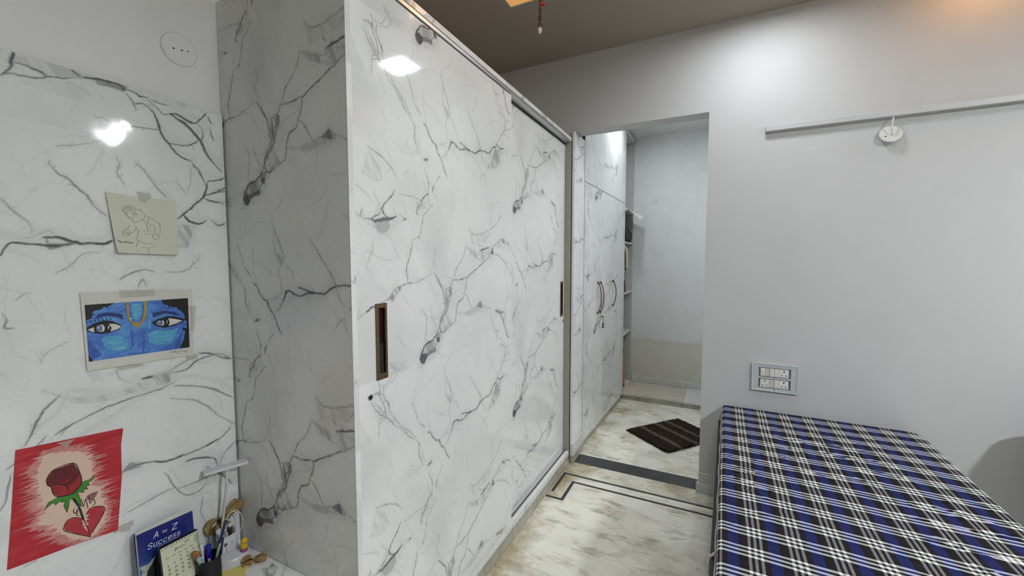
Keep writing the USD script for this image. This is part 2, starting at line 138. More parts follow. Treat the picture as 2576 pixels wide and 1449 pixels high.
DATA = json.loads('''{"VEINS":[[2,2,0.35,[[1131,1967],[1142,1940],[1164,1907]]],[2,2,0.4,[[1190,1983],[1201,1951],[1216,1917]]],[3,3,0.55,[[1225,1887],[1234,1863],[1250,1837],[1244,1798]]],[4.5,4.5,0.8,[[1246,1798],[1229,1788],[1207,1768],[1196,1764]]],[2.5,2.5,0.45,[[1197,1765],[1161,1772],[1109,1770],[1082,1776]]],[4,4,0.6,[[1206,1764],[1203,1752],[1184,1732],[1178,1711],[1189,1713]]],[3,3,0.55,[[1275,1759],[1241,1732],[1231,1720],[1221,1718],[1211,1699],[1201,1670],[1191,1645],[1182,1621]]],[2.5,2.5,0.45,[[1155,1621],[1170,1626],[1191,1641]]],[3.2,3.2,0.7,[[1155,1623],[1151,1600],[1142,1572],[1132,1545],[1117,1512],[1122,1487],[1125,1467]]],[3,3,0.55,[[949,1899],[967,1892],[990,1886],[1023,1872],[1053,1850],[1076,1831]]],[2,2,0.35,[[898,1779],[927,1761],[956,1738]]],[2,2,0.35,[[968,1772],[976,1746],[999,1721]]],[5,5,0.75,[[1066,1782],[1056,1770],[1030,1743],[1014,1726],[999,1705]]],[6,6,0.8,[[1009,1717],[1013,1698],[1031,1687],[1054,1685],[1075,1697]]],[4,4,0.6,[[999,1705],[984,1690],[963,1678],[929,1674]]],[3,3,0.55,[[1091,1704],[1113,1695],[1121,1691],[1102,1685]]],[4,4,0.55,[[921,1707],[916,1685]]],[3,3,0.4,[[896,1699],[908,1687],[916,1684],[934,1683]]],[6,6,0.7,[[1618,1594],[1663,1603],[1700,1612]]],[3,3,0.5,[[1503,1608],[1485,1570],[1460,1546],[1430,1516],[1414,1491],[1405,1468]]],[4,4,0.65,[[1710,1565],[1633,1536],[1574,1507],[1524,1481],[1506,1472],[1458,1469],[1401,1466]]],[3.5,3.5,0.6,[[1401,1466],[1389,1446],[1381,1415],[1373,1394]]],[3.5,3.5,0.6,[[1506,1472],[1501,1436],[1487,1408]]],[3.5,3.5,0.65,[[1487,1409],[1474,1382],[1436,1366],[1423,1321],[1415,1294],[1395,1285]]],[3,3,0.55,[[1737,1581],[1793,1574],[1852,1542],[1914,1498],[1933,1466]]],[2,2,0.4,[[1852,1553],[1889,1536],[1940,1533]]],[5,5,0.38,[[1737,1616],[1805,1646],[1852,1656],[1901,1630],[1940,1614]]],[7,7,0.75,[[1834,1655],[1867,1638]]],[6,6,0.65,[[1889,1638],[1910,1621]]],[5,5,0.32,[[1526,1695],[1548,1673],[1595,1666],[1674,1681],[1760,1718],[1794,1732],[1811,1761],[1841,1772]]],[3,3,0.35,[[1664,1629],[1684,1656],[1711,1683]]],[4,4,0.3,[[1599,1636],[1623,1610]]],[3,3,0.3,[[1722,1820],[1733,1774],[1727,1731]]],[4,4,0.6,[[1277,1503],[1290,1486],[1304,1464],[1328,1428],[1337,1397]]],[4.5,4.5,0.65,[[1297,1478],[1325,1438],[1338,1406],[1339,1375],[1347,1352],[1334,1331],[1315,1307],[1304,1284]]],[3,3,0.38,[[1125,1467],[1148,1464],[1197,1476],[1243,1491],[1277,1503]]],[4,4,0.75,[[1142,1465],[1125,1467],[1102,1461],[1088,1455]]],[3,3,0.6,[[1132,1466],[1132,1452]]],[7,7,0.75,[[968,1397],[948,1396],[929,1385]]],[3,3,0.55,[[1023,1413],[996,1402],[968,1397]]],[3,3,0.45,[[893,1368],[912,1378],[929,1385]]],[3,3,0.3,[[1306,1767],[1323,1722]]],[3,3,0.38,[[1259,1633],[1275,1609],[1284,1579],[1271,1541],[1260,1512],[1243,1491]]],[2.5,2.5,0.4,[[961,1593],[965,1597],[960,1576],[948,1555],[933,1517]]],[4,4,0.45,[[1319,1872],[1304,1866],[1290,1844]]],[5,5,0.5,[[1282,1835],[1273,1821],[1270,1800]]],[3,3,0.4,[[1111,1845],[1128,1855],[1148,1862]]],[2.6,2.6,0.45,[[1198,1367],[1220,1336],[1224,1302],[1218,1265],[1214,1232]]],[2.6,2.6,0.42,[[1250,1370],[1256,1344],[1259,1322],[1293,1288]]],[2,2,0.3,[[1226,1335],[1256,1331],[1277,1324],[1312,1320]]],[4.5,4.5,0.68,[[1347,1434],[1358,1413],[1354,1378],[1361,1353],[1338,1326],[1321,1306],[1306,1282]]],[4,4,0.6,[[1374,1439],[1393,1425],[1381,1394],[1362,1359]]],[3.2,3.2,0.55,[[1340,1353],[1356,1324],[1371,1304],[1395,1285]]],[2.6,2.6,0.5,[[1347,1434],[1341,1450]]],[2.6,2.6,0.5,[[1374,1439],[1354,1429],[1332,1425]]],[4,4,0.5,[[1395,1285],[1367,1271],[1344,1258],[1314,1236],[1292,1216],[1264,1195],[1217,1190]]],[5,5,0.75,[[1309,1281],[1316,1263],[1337,1258],[1353,1267]]],[6,8,0.8,[[1304,1282],[1286,1250],[1272,1243],[1258,1235],[1217,1229],[1205,1213],[1194,1199],[1184,1178]]],[3,3,0.5,[[1272,1246],[1268,1223],[1254,1208]]],[2.5,2.5,0.45,[[1028,1205],[1046,1176],[1067,1162],[1079,1178]]],[2.5,2.5,0.4,[[1045,1168],[1035,1156],[1021,1142],[983,1134]]],[2.5,2.5,0.35,[[1216,1154],[1190,1150],[1153,1150]]],[2.2,2.2,0.35,[[1067,1163],[1066,1150]]],[3.6,3.6,0.62,[[969,1145],[979,1125],[975,1109],[992,1078],[1001,1057],[1005,1029]]],[3.4,3.4,0.55,[[956,1116],[974,1106],[976,1099]]],[5,5,0.4,[[937,1088],[966,1050],[1000,1025],[1030,997],[1062,959]]],[3.2,3.2,0.5,[[1061,968],[1094,936],[1117,911],[1152,893],[1176,858],[1172,826],[1181,797],[1195,769]]],[3,3,0.4,[[1000,1025],[978,1024],[973,1011],[969,968]]],[2.4,2.4,0.5,[[1138,1034],[1161,992],[1173,951]]],[2.6,2.6,0.6,[[1176,942],[1211,914]]],[4.2,4.2,0.82,[[1222,892],[1241,882],[1252,858],[1276,837],[1298,825],[1310,798],[1330,779],[1345,747],[1362,718]]],[2,2,0.28,[[1223,1006],[1225,954],[1240,887]]],[2.2,2.2,0.4,[[1334,1121],[1342,1073],[1340,1010],[1354,978],[1374,967]]],[4,4,0.42,[[1342,1082],[1371,1015],[1391,977],[1377,961]]],[2.2,2.2,0.4,[[1389,963],[1430,927],[1438,905]]],[2.4,2.4,0.4,[[1374,968],[1361,925],[1372,894],[1368,858]]],[2.8,2.8,0.5,[[1514,1042],[1550,1000],[1578,962],[1627,901],[1652,845],[1667,823]]],[2,2,0.32,[[1670,1107],[1723,1053],[1779,979]]],[3,3,0.48,[[1719,1284],[1746,1229],[1771,1187],[1791,1161],[1827,1151],[1832,1126],[1803,1117]]],[5.5,5.5,0.68,[[1769,1297],[1827,1269],[1863,1218],[1888,1163],[1914,1141]]],[3,3,0.45,[[1845,1289],[1876,1269],[1863,1230]]],[3,3,0.45,[[1757,1199],[1803,1194]]],[2.8,2.8,0.42,[[1646,1337],[1677,1331],[1690,1321],[1741,1319]]],[2.8,2.8,0.45,[[1549,1336],[1582,1337]]],[3.2,3.2,0.6,[[1489,1409],[1518,1378],[1531,1357],[1546,1336]]],[3,3,0.35,[[1927,1380],[1888,1342],[1851,1294]]],[3,3,0.42,[[1826,1121],[1875,1101],[1926,1103]]],[3.6,3.6,0.5,[[1929,1070],[1863,1045],[1844,1026]]],[2.6,2.6,0.35,[[1857,1030],[1926,1020]]],[3.4,3.4,0.6,[[1869,1096],[1860,1046],[1826,1007],[1790,967]]],[2,2,0.3,[[1401,1180],[1377,1152],[1349,1131]]],[1.8,1.8,0.22,[[1724,1227],[1610,1217],[1590,1164],[1515,1133]]],[5,5,0.88,[[1790,967],[1781,942],[1750,928],[1700,895],[1668,891],[1617,883],[1582,867],[1525,867],[1460,878]]],[4.5,4.5,0.8,[[1582,865],[1511,863],[1467,851],[1412,865],[1392,854],[1375,832]]],[4,4,0.65,[[1402,865],[1382,835],[1362,815]]],[6,6,0.65,[[1788,957],[1814,936],[1863,952]]],[3,3,0.5,[[1875,956],[1898,946],[1890,938]]],[5,5,0.3,[[1365,813],[1342,790]]],[3,3,0.3,[[1298,835],[1343,845],[1382,863]]],[3,3,0.28,[[1620,749],[1641,779],[1667,786],[1677,728]]],[3.5,3.5,0.55,[[1359,1433],[1376,1412],[1357,1384],[1344,1350],[1327,1323]]],[3,3,0.5,[[1393,1425],[1369,1368],[1353,1333],[1330,1300]]],[3,3,0.5,[[1224,1214],[1254,1225],[1285,1232]]],[3,3,0.5,[[1265,1240],[1256,1208]]],[3,3,0.5,[[1286,1250],[1275,1221],[1264,1202]]],[3,3,0.55,[[938,2268],[973,2275],[991,2265],[996,2258]]],[3,3,0.6,[[992,2301],[998,2279],[996,2258]]],[4.5,4.5,0.7,[[996,2258],[1007,2243],[1018,2225],[1021,2206]]],[3,3,0.5,[[1021,2206],[1034,2177],[1055,2151],[1086,2115],[1117,2088],[1156,2060]]],[4.5,4.5,0.35,[[955,2244],[976,2222],[994,2204],[1010,2187]]],[2.4,2.4,0.4,[[976,2305],[978,2297]]],[2.4,2.4,0.4,[[1001,2285],[1025,2297],[1047,2301],[1068,2333]]],[2.4,2.4,0.45,[[970,2167],[993,2175],[1012,2185]]]],"POLYS":[[0.65,[[1216,1917],[1232,1923],[1246,1924],[1242,1916],[1225,1915]]],[0.75,[[963,1678],[979,1674],[1018,1685],[1053,1683],[1030,1675],[979,1666],[967,1671]]],[0.33,[[979,1667],[1035,1675],[1036,1650],[1017,1633],[992,1636],[976,1653]]],[0.3,[[1503,1610],[1548,1595],[1613,1577],[1618,1597],[1658,1606],[1633,1587],[1716,1584],[1705,1562],[1643,1544],[1594,1559],[1538,1580]]],[0.75,[[1732,1612],[1743,1582],[1716,1584]]],[0.5,[[1071,1456],[1088,1456],[1085,1444],[1057,1423],[1044,1408],[1023,1413],[1044,1431],[1055,1445]]],[0.38,[[893,1398],[903,1395],[915,1387],[913,1379],[893,1366]]],[0.16,[[949,1886],[993,1845],[1007,1810],[973,1790],[925,1815]]],[0.12,[[1065,1936],[1153,1951],[1201,1939],[1153,1916],[1091,1917]]],[0.85,[[1184,1174],[1192,1191],[1203,1197],[1227,1193],[1230,1182],[1216,1165],[1200,1163]]],[0.65,[[1217,1193],[1250,1198],[1279,1203],[1278,1194],[1236,1182]]],[0.85,[[1291,1244],[1308,1238],[1307,1224],[1289,1228]]],[0.16,[[1307,1268],[1368,1327],[1391,1285],[1344,1263]]],[0.27,[[1184,1179],[1148,1193],[1118,1190],[1089,1184],[1081,1179],[1075,1161],[1056,1166],[1035,1191],[1028,1204],[1046,1198],[1089,1187],[1124,1192]]],[0.22,[[1339,992],[1370,988],[1394,971],[1373,949]]],[0.55,[[1582,1337],[1621,1358],[1653,1339],[1646,1325]]],[0.2,[[1430,1329],[1482,1324],[1545,1335],[1631,1325],[1535,1308],[1448,1317]]],[0.6,[[1763,1298],[1780,1301],[1851,1286],[1827,1280],[1780,1286]]],[0.42,[[1767,926],[1816,927],[1804,861],[1744,837],[1683,815],[1705,844],[1733,874]]],[0.45,[[1217,1229],[1265,1240],[1293,1262],[1316,1263],[1308,1233],[1264,1194],[1227,1191],[1203,1197]]],[0.34,[[1349,1434],[1393,1427],[1378,1389],[1365,1350],[1330,1300],[1306,1282],[1319,1333],[1344,1365]]],[0.34,[[1304,1282],[1344,1258],[1395,1285],[1371,1304],[1337,1268]]],[0.2,[[1197,1765],[1235,1762],[1228,1737],[1184,1728],[1178,1747]]],[0.13,[[1526,1695],[1567,1666],[1674,1681],[1664,1629],[1614,1637],[1548,1619]]],[0.16,[[1737,1616],[1805,1646],[1901,1633],[1852,1614],[1782,1615]]],[0.3,[[1048,2359],[1071,2350],[1107,2335],[1091,2321],[1070,2329],[1053,2347]]]],"SK_PAPER":[[5389,17424],[6082,17389],[7122,17404],[7066,15637],[5547,15686],[5406,17315]],"SK_LINES":[[[5756,16908],[5767,17017],[5860,17089],[5958,17101],[6041,17049],[6063,16989],[6012,16952],[5902,16940],[5852,16904],[5804,16898],[5756,16908]],[[5794,16959],[5858,17027],[5954,17023],[6026,16985]],[[5809,17006],[5907,17049],[6003,17014]],[[5781,16926],[5880,16984],[5952,16977]],[[5803,16891],[5835,16802],[5893,16738],[5952,16697],[6003,16749],[6025,16829],[6023,16907]],[[5826,16870],[5874,16860],[5848,16811]],[[5935,16866],[5997,16888],[5988,16833]],[[5912,16763],[5941,16743]],[[6023,16907],[6071,16881],[6106,16830],[6069,16849],[6044,16831]],[[6063,16989],[6189,17004],[6199,16942],[6262,16917],[6297,16849]],[[5963,16691],[6033,16595],[6110,16634],[6227,16707],[6282,16800]],[[6282,16808],[6373,16817],[6499,16716],[6629,16630],[6658,16518]],[[6371,16785],[6358,16639],[6388,16578],[6492,16554],[6514,16459],[6495,16328]],[[6226,16691],[6300,16634],[6320,16508],[6353,16367]],[[6029,16517],[6075,16426],[6110,16366],[6094,16286],[6048,16110]],[[5906,16507],[5866,16426],[5828,16377]],[[6050,16424],[5983,16310],[5920,16275]],[[5715,16277],[5767,16373],[5852,16379],[5897,16304],[5868,16210],[5783,16189],[5720,16247],[5715,16277]],[[5728,16293],[5801,16314],[5883,16273]],[[5738,16248],[5811,16268],[5869,16233]],[[6211,16357],[6353,16367]],[[6258,16264],[6388,16280]],[[6413,16548],[6390,16466]],[[6420,16403],[6391,16353]],[[6656,16469],[6642,16304]],[[6439,16243],[6507,16296],[6600,16269],[6594,16154],[6512,16117],[6449,16179],[6439,16243]],[[6478,16229],[6572,16251]],[[6108,16050],[6220,15991],[6347,15964],[6441,15992]],[[6239,15848],[6342,15843],[6517,15914]],[[6091,16089],[6025,15873]],[[6150,15861],[6240,15872]],[[6308,15818],[6303,15689]]],"SK_SCRIB":[[[5565,16063],[5604,16026],[5622,16042],[5667,15999],[5631,15989],[5703,16008]],[[5733,16025],[5835,16006],[5907,16001],[5974,15981]],[[5737,15971],[5786,16004],[5857,15973],[5956,15988]],[[5597,16011],[5702,15977]]],"SK_TAPE":[[[6101,17540],[6432,17543],[6478,17422],[6301,17223],[6176,17270],[6144,17390]]],"EY_PAPER":[[4733,14540],[7433,14489],[7387,12276],[4774,12342]],"EY_PAINT":[[4810,14212],[7297,14210],[7273,12557],[4820,12605]],"EY_BLACK":[[[4810,14212],[5438,14211],[5318,14135],[5259,14093],[5204,14127],[5159,14074],[5115,14041],[4990,14035],[4946,13965],[4999,13921],[4929,13892],[4953,13833],[4809,13776]],[[6573,14210],[7297,14210],[7273,12557],[6992,12577],[7114,12820],[7174,13119],[7111,13173],[7096,13263],[7151,13233],[7215,13202],[7234,13421],[7163,13518],[7186,13604],[7118,13765],[7065,13836],[6993,13866],[6978,13943],[6906,13961],[6904,13897],[6819,14012],[6781,13952],[6714,14044],[6611,14074]],[[4800,12882],[4820,12605],[4909,12604],[4835,12762]]],"EY_NAVY":[[[4979,13792],[5081,13912],[5195,13952],[5367,13941],[5607,13851],[5607,13703],[5492,13796],[5305,13848],[5148,13847]],[[6327,13820],[6636,13856],[6899,13789],[7058,13663],[6913,13701],[6684,13770],[6458,13733],[6321,13686]]],"EY_LASH":[[[4806,13572],[4973,13670],[5185,13728],[5355,13696],[5584,13529],[5489,13414],[5282,13358],[5097,13349],[4960,13399],[4809,13488]],[[6288,13514],[6435,13609],[6698,13673],[6910,13637],[7201,13514],[7142,13455],[6897,13346],[6611,13311],[6408,13383]]],"EY_WHITE":[[[4830,13512],[4961,13568],[4968,13426],[4921,13439]],[[5287,13622],[5409,13602],[5561,13512],[5475,13436],[5312,13392],[5339,13495]],[[6721,13606],[6907,13561],[7106,13482],[6936,13406],[6719,13360],[6755,13462]],[[5103,13624],[5165,13606],[5196,13516],[5170,13423],[5085,13398],[5118,13508]],[[6562,13572],[6607,13524],[6607,13418],[6519,13377],[6570,13466]]],"EY_IRIS":[[[5001,13544],[5032,13606],[5088,13617],[5136,13582],[5143,13504],[5121,13421],[5058,13412],[5011,13457]],[[6394,13510],[6433,13564],[6502,13576],[6560,13530],[6565,13445],[6520,13392],[6443,13409],[6403,13446]]],"EY_GLINT":[[[5034,13558],[5065,13572],[5080,13542],[5060,13516],[5035,13529]],[[6462,13528],[6492,13535],[6499,13507],[6473,13495]],[[5271,13582],[5298,13559],[5272,13456],[5256,13488]],[[6675,13558],[6695,13534],[6688,13450],[6666,13442]],[[5745,13726],[5815,13727],[5806,13698],[5752,13699]]],"EY_GOLD":[[[5695,14222],[5753,14220],[5760,13973],[5771,13773],[5833,13615],[5933,13561],[6022,13590],[6076,13716],[6110,13937],[6123,14211],[6204,14208],[6181,13888],[6139,13667],[6052,13535],[5984,13463],[5926,13400],[5873,13458],[5829,13525],[5742,13656],[5706,13860],[5696,14059]]],"EY_TEAL":[[[5090,13207],[5279,13291],[5541,13249],[5683,13026],[5688,12805],[5547,12733],[5314,12799],[5149,12966]],[[6150,13192],[6353,13286],[6784,13222],[7004,13276],[6920,13027],[6764,12772],[6415,12771],[6169,12900]],[[4975,13717],[5189,13823],[5418,13786],[5559,13640],[5356,13710],[5171,13739]],[[6316,13583],[6508,13706],[6771,13739],[7004,13691],[6698,13694],[6453,13628]],[[5798,14189],[6081,14184],[6068,13900],[6009,13663],[5911,13594],[5836,13684],[5800,13909]],[[6203,13639],[6303,13668],[6272,13339],[6172,13313]]],"EY_SHADE":[[[6074,13327],[6115,13321],[6083,12791],[6059,12631],[6027,12637]],[[5762,13414],[5834,13282],[5815,12882],[5681,12666],[5784,12888],[5768,13212]],[[4818,13253],[4943,13042],[5096,12746],[4883,12638],[4825,12839]],[[6874,12817],[7129,13170],[7014,12661],[6865,12601]]],"EY_SIGN":[[[6717,12500],[6842,12486],[6898,12519],[6859,12472],[7006,12476]],[[7024,12461],[7099,12479],[7153,12424],[7203,12470]],[[6912,12422],[6985,12420]],[[5764,12619],[5835,12619]],[[5913,12609],[6026,12607]]],"EY_TAPE":[[[5558,14581],[6410,14560],[6409,14353],[5563,14356]],[[7353,13962],[7527,13945],[7431,13080],[7335,13095]],[[5408,12307],[5996,12315],[6073,12215],[5462,12196]],[[7149,12314],[7496,12300],[7508,12115],[7178,12118]]],"RO_PAPER":[[3381,10643],[5475,10441],[5404,9952],[5378,8995],[5214,7413],[4247,7551],[3093,7655],[3232,9038],[3334,10160]],"RO_GLOW":[[3735,10336],[4018,10336],[4376,10247],[4639,10104],[4836,9855],[4892,9531],[4846,9052],[4984,8916],[5083,8388],[5121,8127],[5055,7786],[4747,7463],[4379,7514],[4168,7731],[3887,8067],[3779,8383],[3492,8586],[3659,8793],[3616,9122],[3569,9750],[3605,10093]],"RO_ROSE":[[[3861,9637],[3994,9836],[4380,9863],[4478,9592],[4520,9280],[4455,9118],[4317,9012],[4061,9061],[3963,9213],[3941,9396],[3883,9471]]],"RO_DARK":[[[3861,9637],[3994,9836],[4380,9863],[4487,9556],[4452,9508],[4253,9492],[4122,9461],[3897,9542]],[[3886,9517],[4159,9348],[4240,9228],[4446,9397],[4484,9492],[4475,9529],[4226,9394],[3998,9492]]],"RO_RINGS":[[[3861,9637],[3994,9836],[4380,9863],[4487,9556],[4520,9280],[4455,9118],[4317,9012],[4061,9061],[3963,9213],[3941,9396],[3883,9471],[3859,9607]],[[3931,9618],[4032,9771],[4268,9803],[4395,9728],[4366,9581],[4169,9548],[3941,9598]],[[4004,9629],[4093,9727],[4265,9740],[4328,9695],[4258,9601],[4108,9594],[4025,9619]],[[4089,9650],[4155,9697],[4240,9688],[4195,9631],[4110,9640]],[[3883,9471],[4160,9363],[4240,9228]],[[4159,9348],[4336,9403],[4497,9519]],[[4240,9228],[4257,9123]],[[3878,9567],[4122,9461],[4452,9508]]],"RO_GREEN":[[[4799,9325],[4667,9241],[4552,9248],[4455,9118],[4317,9012],[4060,9052],[3871,9013],[3782,8846],[3930,8950],[3991,8932],[3988,8871],[4097,8938],[4115,8880],[4180,8877],[4142,8770],[4197,8555],[4237,8718],[4255,8868],[4310,8871],[4392,8730],[4474,8555],[4462,8789],[4427,9003],[4560,8934],[4518,9020],[4632,8995],[4590,9082],[4682,9084],[4639,9155],[4735,9207]]],"RO_STEM":[[[4300,8892],[4365,8858],[4470,8491],[4523,8165],[4509,8108],[4469,8230],[4408,8591]]],"RO_HEART":[[[4130,8076],[4126,8206],[4196,8324],[4328,8328],[4502,8194],[4465,8134],[4495,8050],[4470,8000],[4559,7946],[4490,7954],[4595,7725],[4612,7598],[4370,7814]],[[4563,8274],[4650,8407],[4791,8395],[4931,8301],[4935,8129],[4817,7926],[4663,7683],[4612,7598],[4557,7914],[4607,7984],[4543,8088],[4625,8122],[4558,8178],[4643,8245]]],"RO_HLINES":[[[4502,8194],[4328,8328],[4196,8324],[4126,8206],[4129,8060],[4370,7814],[4612,7591]],[[4563,8274],[4650,8407],[4791,8395],[4931,8301],[4944,8158],[4817,7926],[4663,7683]],[[4511,8156],[4559,7946],[4623,7581]],[[4340,8580],[4315,8514],[4355,8426],[4405,8528],[4375,8382],[4417,8325]],[[4484,8777],[4518,8530],[4573,8730],[4606,8448]],[[4644,8758],[4657,8552],[4732,8645],[4760,8496],[4700,8462]]],"RO_PLUM":[[[4599,8798],[4694,8831],[4847,8818],[4781,8685],[4695,8614],[4595,8702]]],"RO_TAPE":[[[4090,10538],[4434,10526],[4273,10354]],[[5266,7417],[5500,7381],[5468,7258],[5286,7299]],[[3347,7591],[3611,7608],[3578,7553],[3364,7549]]],"BK_COVER":[[5494,7229],[6925,7178],[6822,6597],[6632,5119],[5392,6014]],"BK_TEXTPOS":[[5837,6897],[6539,7066],[5679,6630],[6621,6753]],"BK_MTN":[[5955,6488],[5875,6366],[5807,6237],[5682,6150],[5605,6047],[5562,5891],[6114,5493],[6152,6359]],"BK_SNOW":[[5880,6347],[5800,6337],[5685,6226],[5461,6257],[5446,6190],[5525,6103],[5494,5940],[5609,5857],[5641,6037],[5755,6162],[5807,6237]],"BK_UNDER":[[5946,6558],[6084,6541]],"CA_PAGE":[[5746,6852],[6720,6644],[6764,6369],[6519,5793],[5815,5938]],"CA_TOP":[[5747,6867],[6730,6892],[6751,6575]],"LEFT_VEINS":[[8.01,0.8,[[377,2031],[380,2048],[384,2061]]],[5.01,0.6,[[360,1999],[370,2013],[379,2030],[382,2040]]],[6.01,0.6,[[383,2037],[399,2040],[413,2038],[433,2033],[443,2028]]],[4.0,0.5,[[360,2000],[377,2009],[407,2014],[432,2017],[443,2026],[472,2034],[505,2047]]],[4.0,0.7,[[487,2064],[495,2054],[507,2050]]],[7.01,0.75,[[511,2050],[538,2054],[562,2058],[590,2058],[600,2045]]],[3.5,0.65,[[601,2052],[620,2048],[633,2041],[654,2046]]],[4.0,0.4,[[602,2038],[615,2018],[624,2000]]],[3.5,0.5,[[615,2013],[639,2022],[656,2015],[668,2001]]],[4.0,0.4,[[650,2042],[667,2027],[692,2009],[708,2018]]],[3.5,0.5,[[661,2042],[682,2038],[705,2040]]],[4.51,0.72,[[659,2011],[666,2001],[676,1969],[689,1937],[703,1919],[722,1891],[749,1882],[761,1882]]],[6.01,0.7,[[706,2015],[727,2020],[755,2010],[779,2008],[797,2028],[811,2051]]],[11.01,0.55,[[708,2014],[746,1998],[770,1978],[794,1951],[810,1912],[831,1883]]],[4.0,0.6,[[831,1883],[855,1860]]],[4.0,0.5,[[784,2010],[800,1991],[803,1968],[794,1951]]],[3.5,0.6,[[703,1921],[739,1923],[768,1935],[785,1949]]],[4.51,0.6,[[761,1882],[769,1865],[781,1853],[793,1822],[801,1804]]],[5.01,0.6,[[806,1819],[842,1828],[861,1839]]],[5.01,0.75,[[757,1726],[790,1759],[802,1790],[806,1819]]],[4.0,0.6,[[790,1764],[827,1784],[855,1798],[865,1810]]],[3.5,0.55,[[795,1759],[825,1751],[862,1751]]],[4.0,0.5,[[815,2043],[827,2018]]],[4.0,0.5,[[822,2002],[834,1966]]],[2.5,0.32,[[527,1950],[545,1950],[560,1945]]],[2.5,0.42,[[582,1937],[608,1945],[636,1950],[671,1956],[682,1953]]],[2.5,0.32,[[447,1848],[503,1868],[540,1887]]],[2.5,0.38,[[571,1852],[578,1825],[572,1799],[587,1764]]],[3.0,0.42,[[612,1840],[626,1826],[643,1804],[660,1776],[684,1749]]],[3.5,0.45,[[429,1805],[446,1779],[467,1768],[488,1740],[502,1727],[515,1697]]],[2.5,0.38,[[712,1805],[744,1766]]],[2.5,0.3,[[760,1858],[754,1815],[749,1777]]],[2.5,0.3,[[477,2027],[501,2021],[521,2009]]],[3.37,0.5,[[472,1756],[493,1737],[503,1724],[513,1702],[527,1688],[541,1674]]],[5.78,0.85,[[338,1557],[350,1584],[364,1591],[384,1589],[418,1583],[438,1582],[464,1592]]],[9.63,0.88,[[414,1604],[439,1604],[462,1598],[486,1593],[514,1594],[534,1595],[547,1604]]],[2.89,0.5,[[417,1605],[419,1583]]],[2.41,0.38,[[345,1698],[357,1679],[374,1661],[391,1642],[395,1614]]],[2.41,0.3,[[378,1603],[400,1609],[422,1623],[429,1605]]],[4.81,0.75,[[713,1683],[737,1705],[770,1739],[792,1765],[806,1814]]],[7.7,0.78,[[732,1694],[747,1675],[775,1670],[797,1681]]],[3.85,0.55,[[792,1765],[827,1782],[867,1795]]],[3.85,0.5,[[792,1760],[825,1753],[866,1751]]],[3.85,0.55,[[814,1685],[835,1670],[858,1677]]],[4.81,0.38,[[563,1491],[586,1507],[623,1519],[647,1510]]],[3.85,0.42,[[605,1464],[615,1489],[627,1467]]],[2.89,0.3,[[429,1511],[456,1529],[484,1559],[501,1571],[524,1567]]],[2.89,0.3,[[672,1509],[720,1508],[757,1535],[775,1563]]],[2.89,0.55,[[337,1414],[343,1396],[338,1380],[353,1374]]],[2.41,0.35,[[359,1445],[376,1463]]],[7.7,0.6,[[757,1230],[790,1221],[820,1202],[861,1186]]],[4.81,0.5,[[861,1189],[821,1212],[768,1211]]],[7.7,0.72,[[597,1180],[625,1184]]],[2.89,0.42,[[744,1221],[703,1204],[664,1181],[649,1159]]],[1.93,0.3,[[446,1321],[406,1304],[395,1281]]],[2.41,0.3,[[541,1228],[546,1198],[568,1180]]],[5.02,0.5,[[353,1071],[387,1143],[422,1181]]],[4.46,0.5,[[409,1075],[456,1097],[543,1127],[630,1132],[684,1149]]],[5.02,0.5,[[674,1178],[719,1181],[755,1207],[831,1212]]],[5.58,0.45,[[683,1136],[775,1104],[858,1044]]],[3.91,0.4,[[670,1100],[749,1062],[822,981],[861,938]]],[5.58,0.6,[[537,910],[570,916],[615,912],[640,898],[684,894],[742,897],[805,907],[847,935]]],[4.19,0.45,[[644,859],[668,800],[700,756],[736,751],[761,767]]],[6.14,0.6,[[705,871],[741,869],[790,841],[795,809]]],[8.37,0.5,[[763,823],[813,771],[845,725]]],[3.91,0.4,[[679,788],[737,786],[787,790]]],[3.91,0.4,[[545,781],[615,794],[668,800]]],[3.91,0.35,[[747,724],[738,671],[755,618]]],[4.46,0.45,[[324,1022],[351,1040],[388,1078]]],[4.46,0.5,[[306,918],[320,951],[330,1008]]],[4.46,0.4,[[858,878],[816,836],[787,776]]]],"LEFT_POLYS":[[0.26,[[376,2036],[404,2040],[440,2023],[503,2045],[506,2057],[481,2064],[442,2064],[390,2055]]],[0.6,[[535,2052],[562,2060],[591,2063],[603,2058],[596,2044],[561,2045],[540,2042]]],[0.2,[[506,2053],[526,2065],[607,2069],[706,2057],[857,2076],[838,2060],[713,2042],[640,2043],[600,2049],[543,2044]]],[0.1,[[390,1997],[458,2023],[518,2012],[500,1986],[431,1991]]],[0.7,[[413,1585],[422,1574],[440,1580],[469,1592],[438,1586]]],[0.42,[[714,1661],[761,1664],[753,1623],[739,1588],[712,1589]]],[0.5,[[645,1160],[661,1186],[673,1174],[669,1153]]],[0.3,[[392,1200],[429,1173],[483,1153],[572,1161],[643,1189],[674,1185],[667,1151],[635,1130],[571,1148],[508,1137],[451,1150]]],[0.45,[[622,1179],[674,1185],[662,1149],[636,1152]]],[0.55,[[537,910],[561,929],[595,918],[584,906]]]]}''')
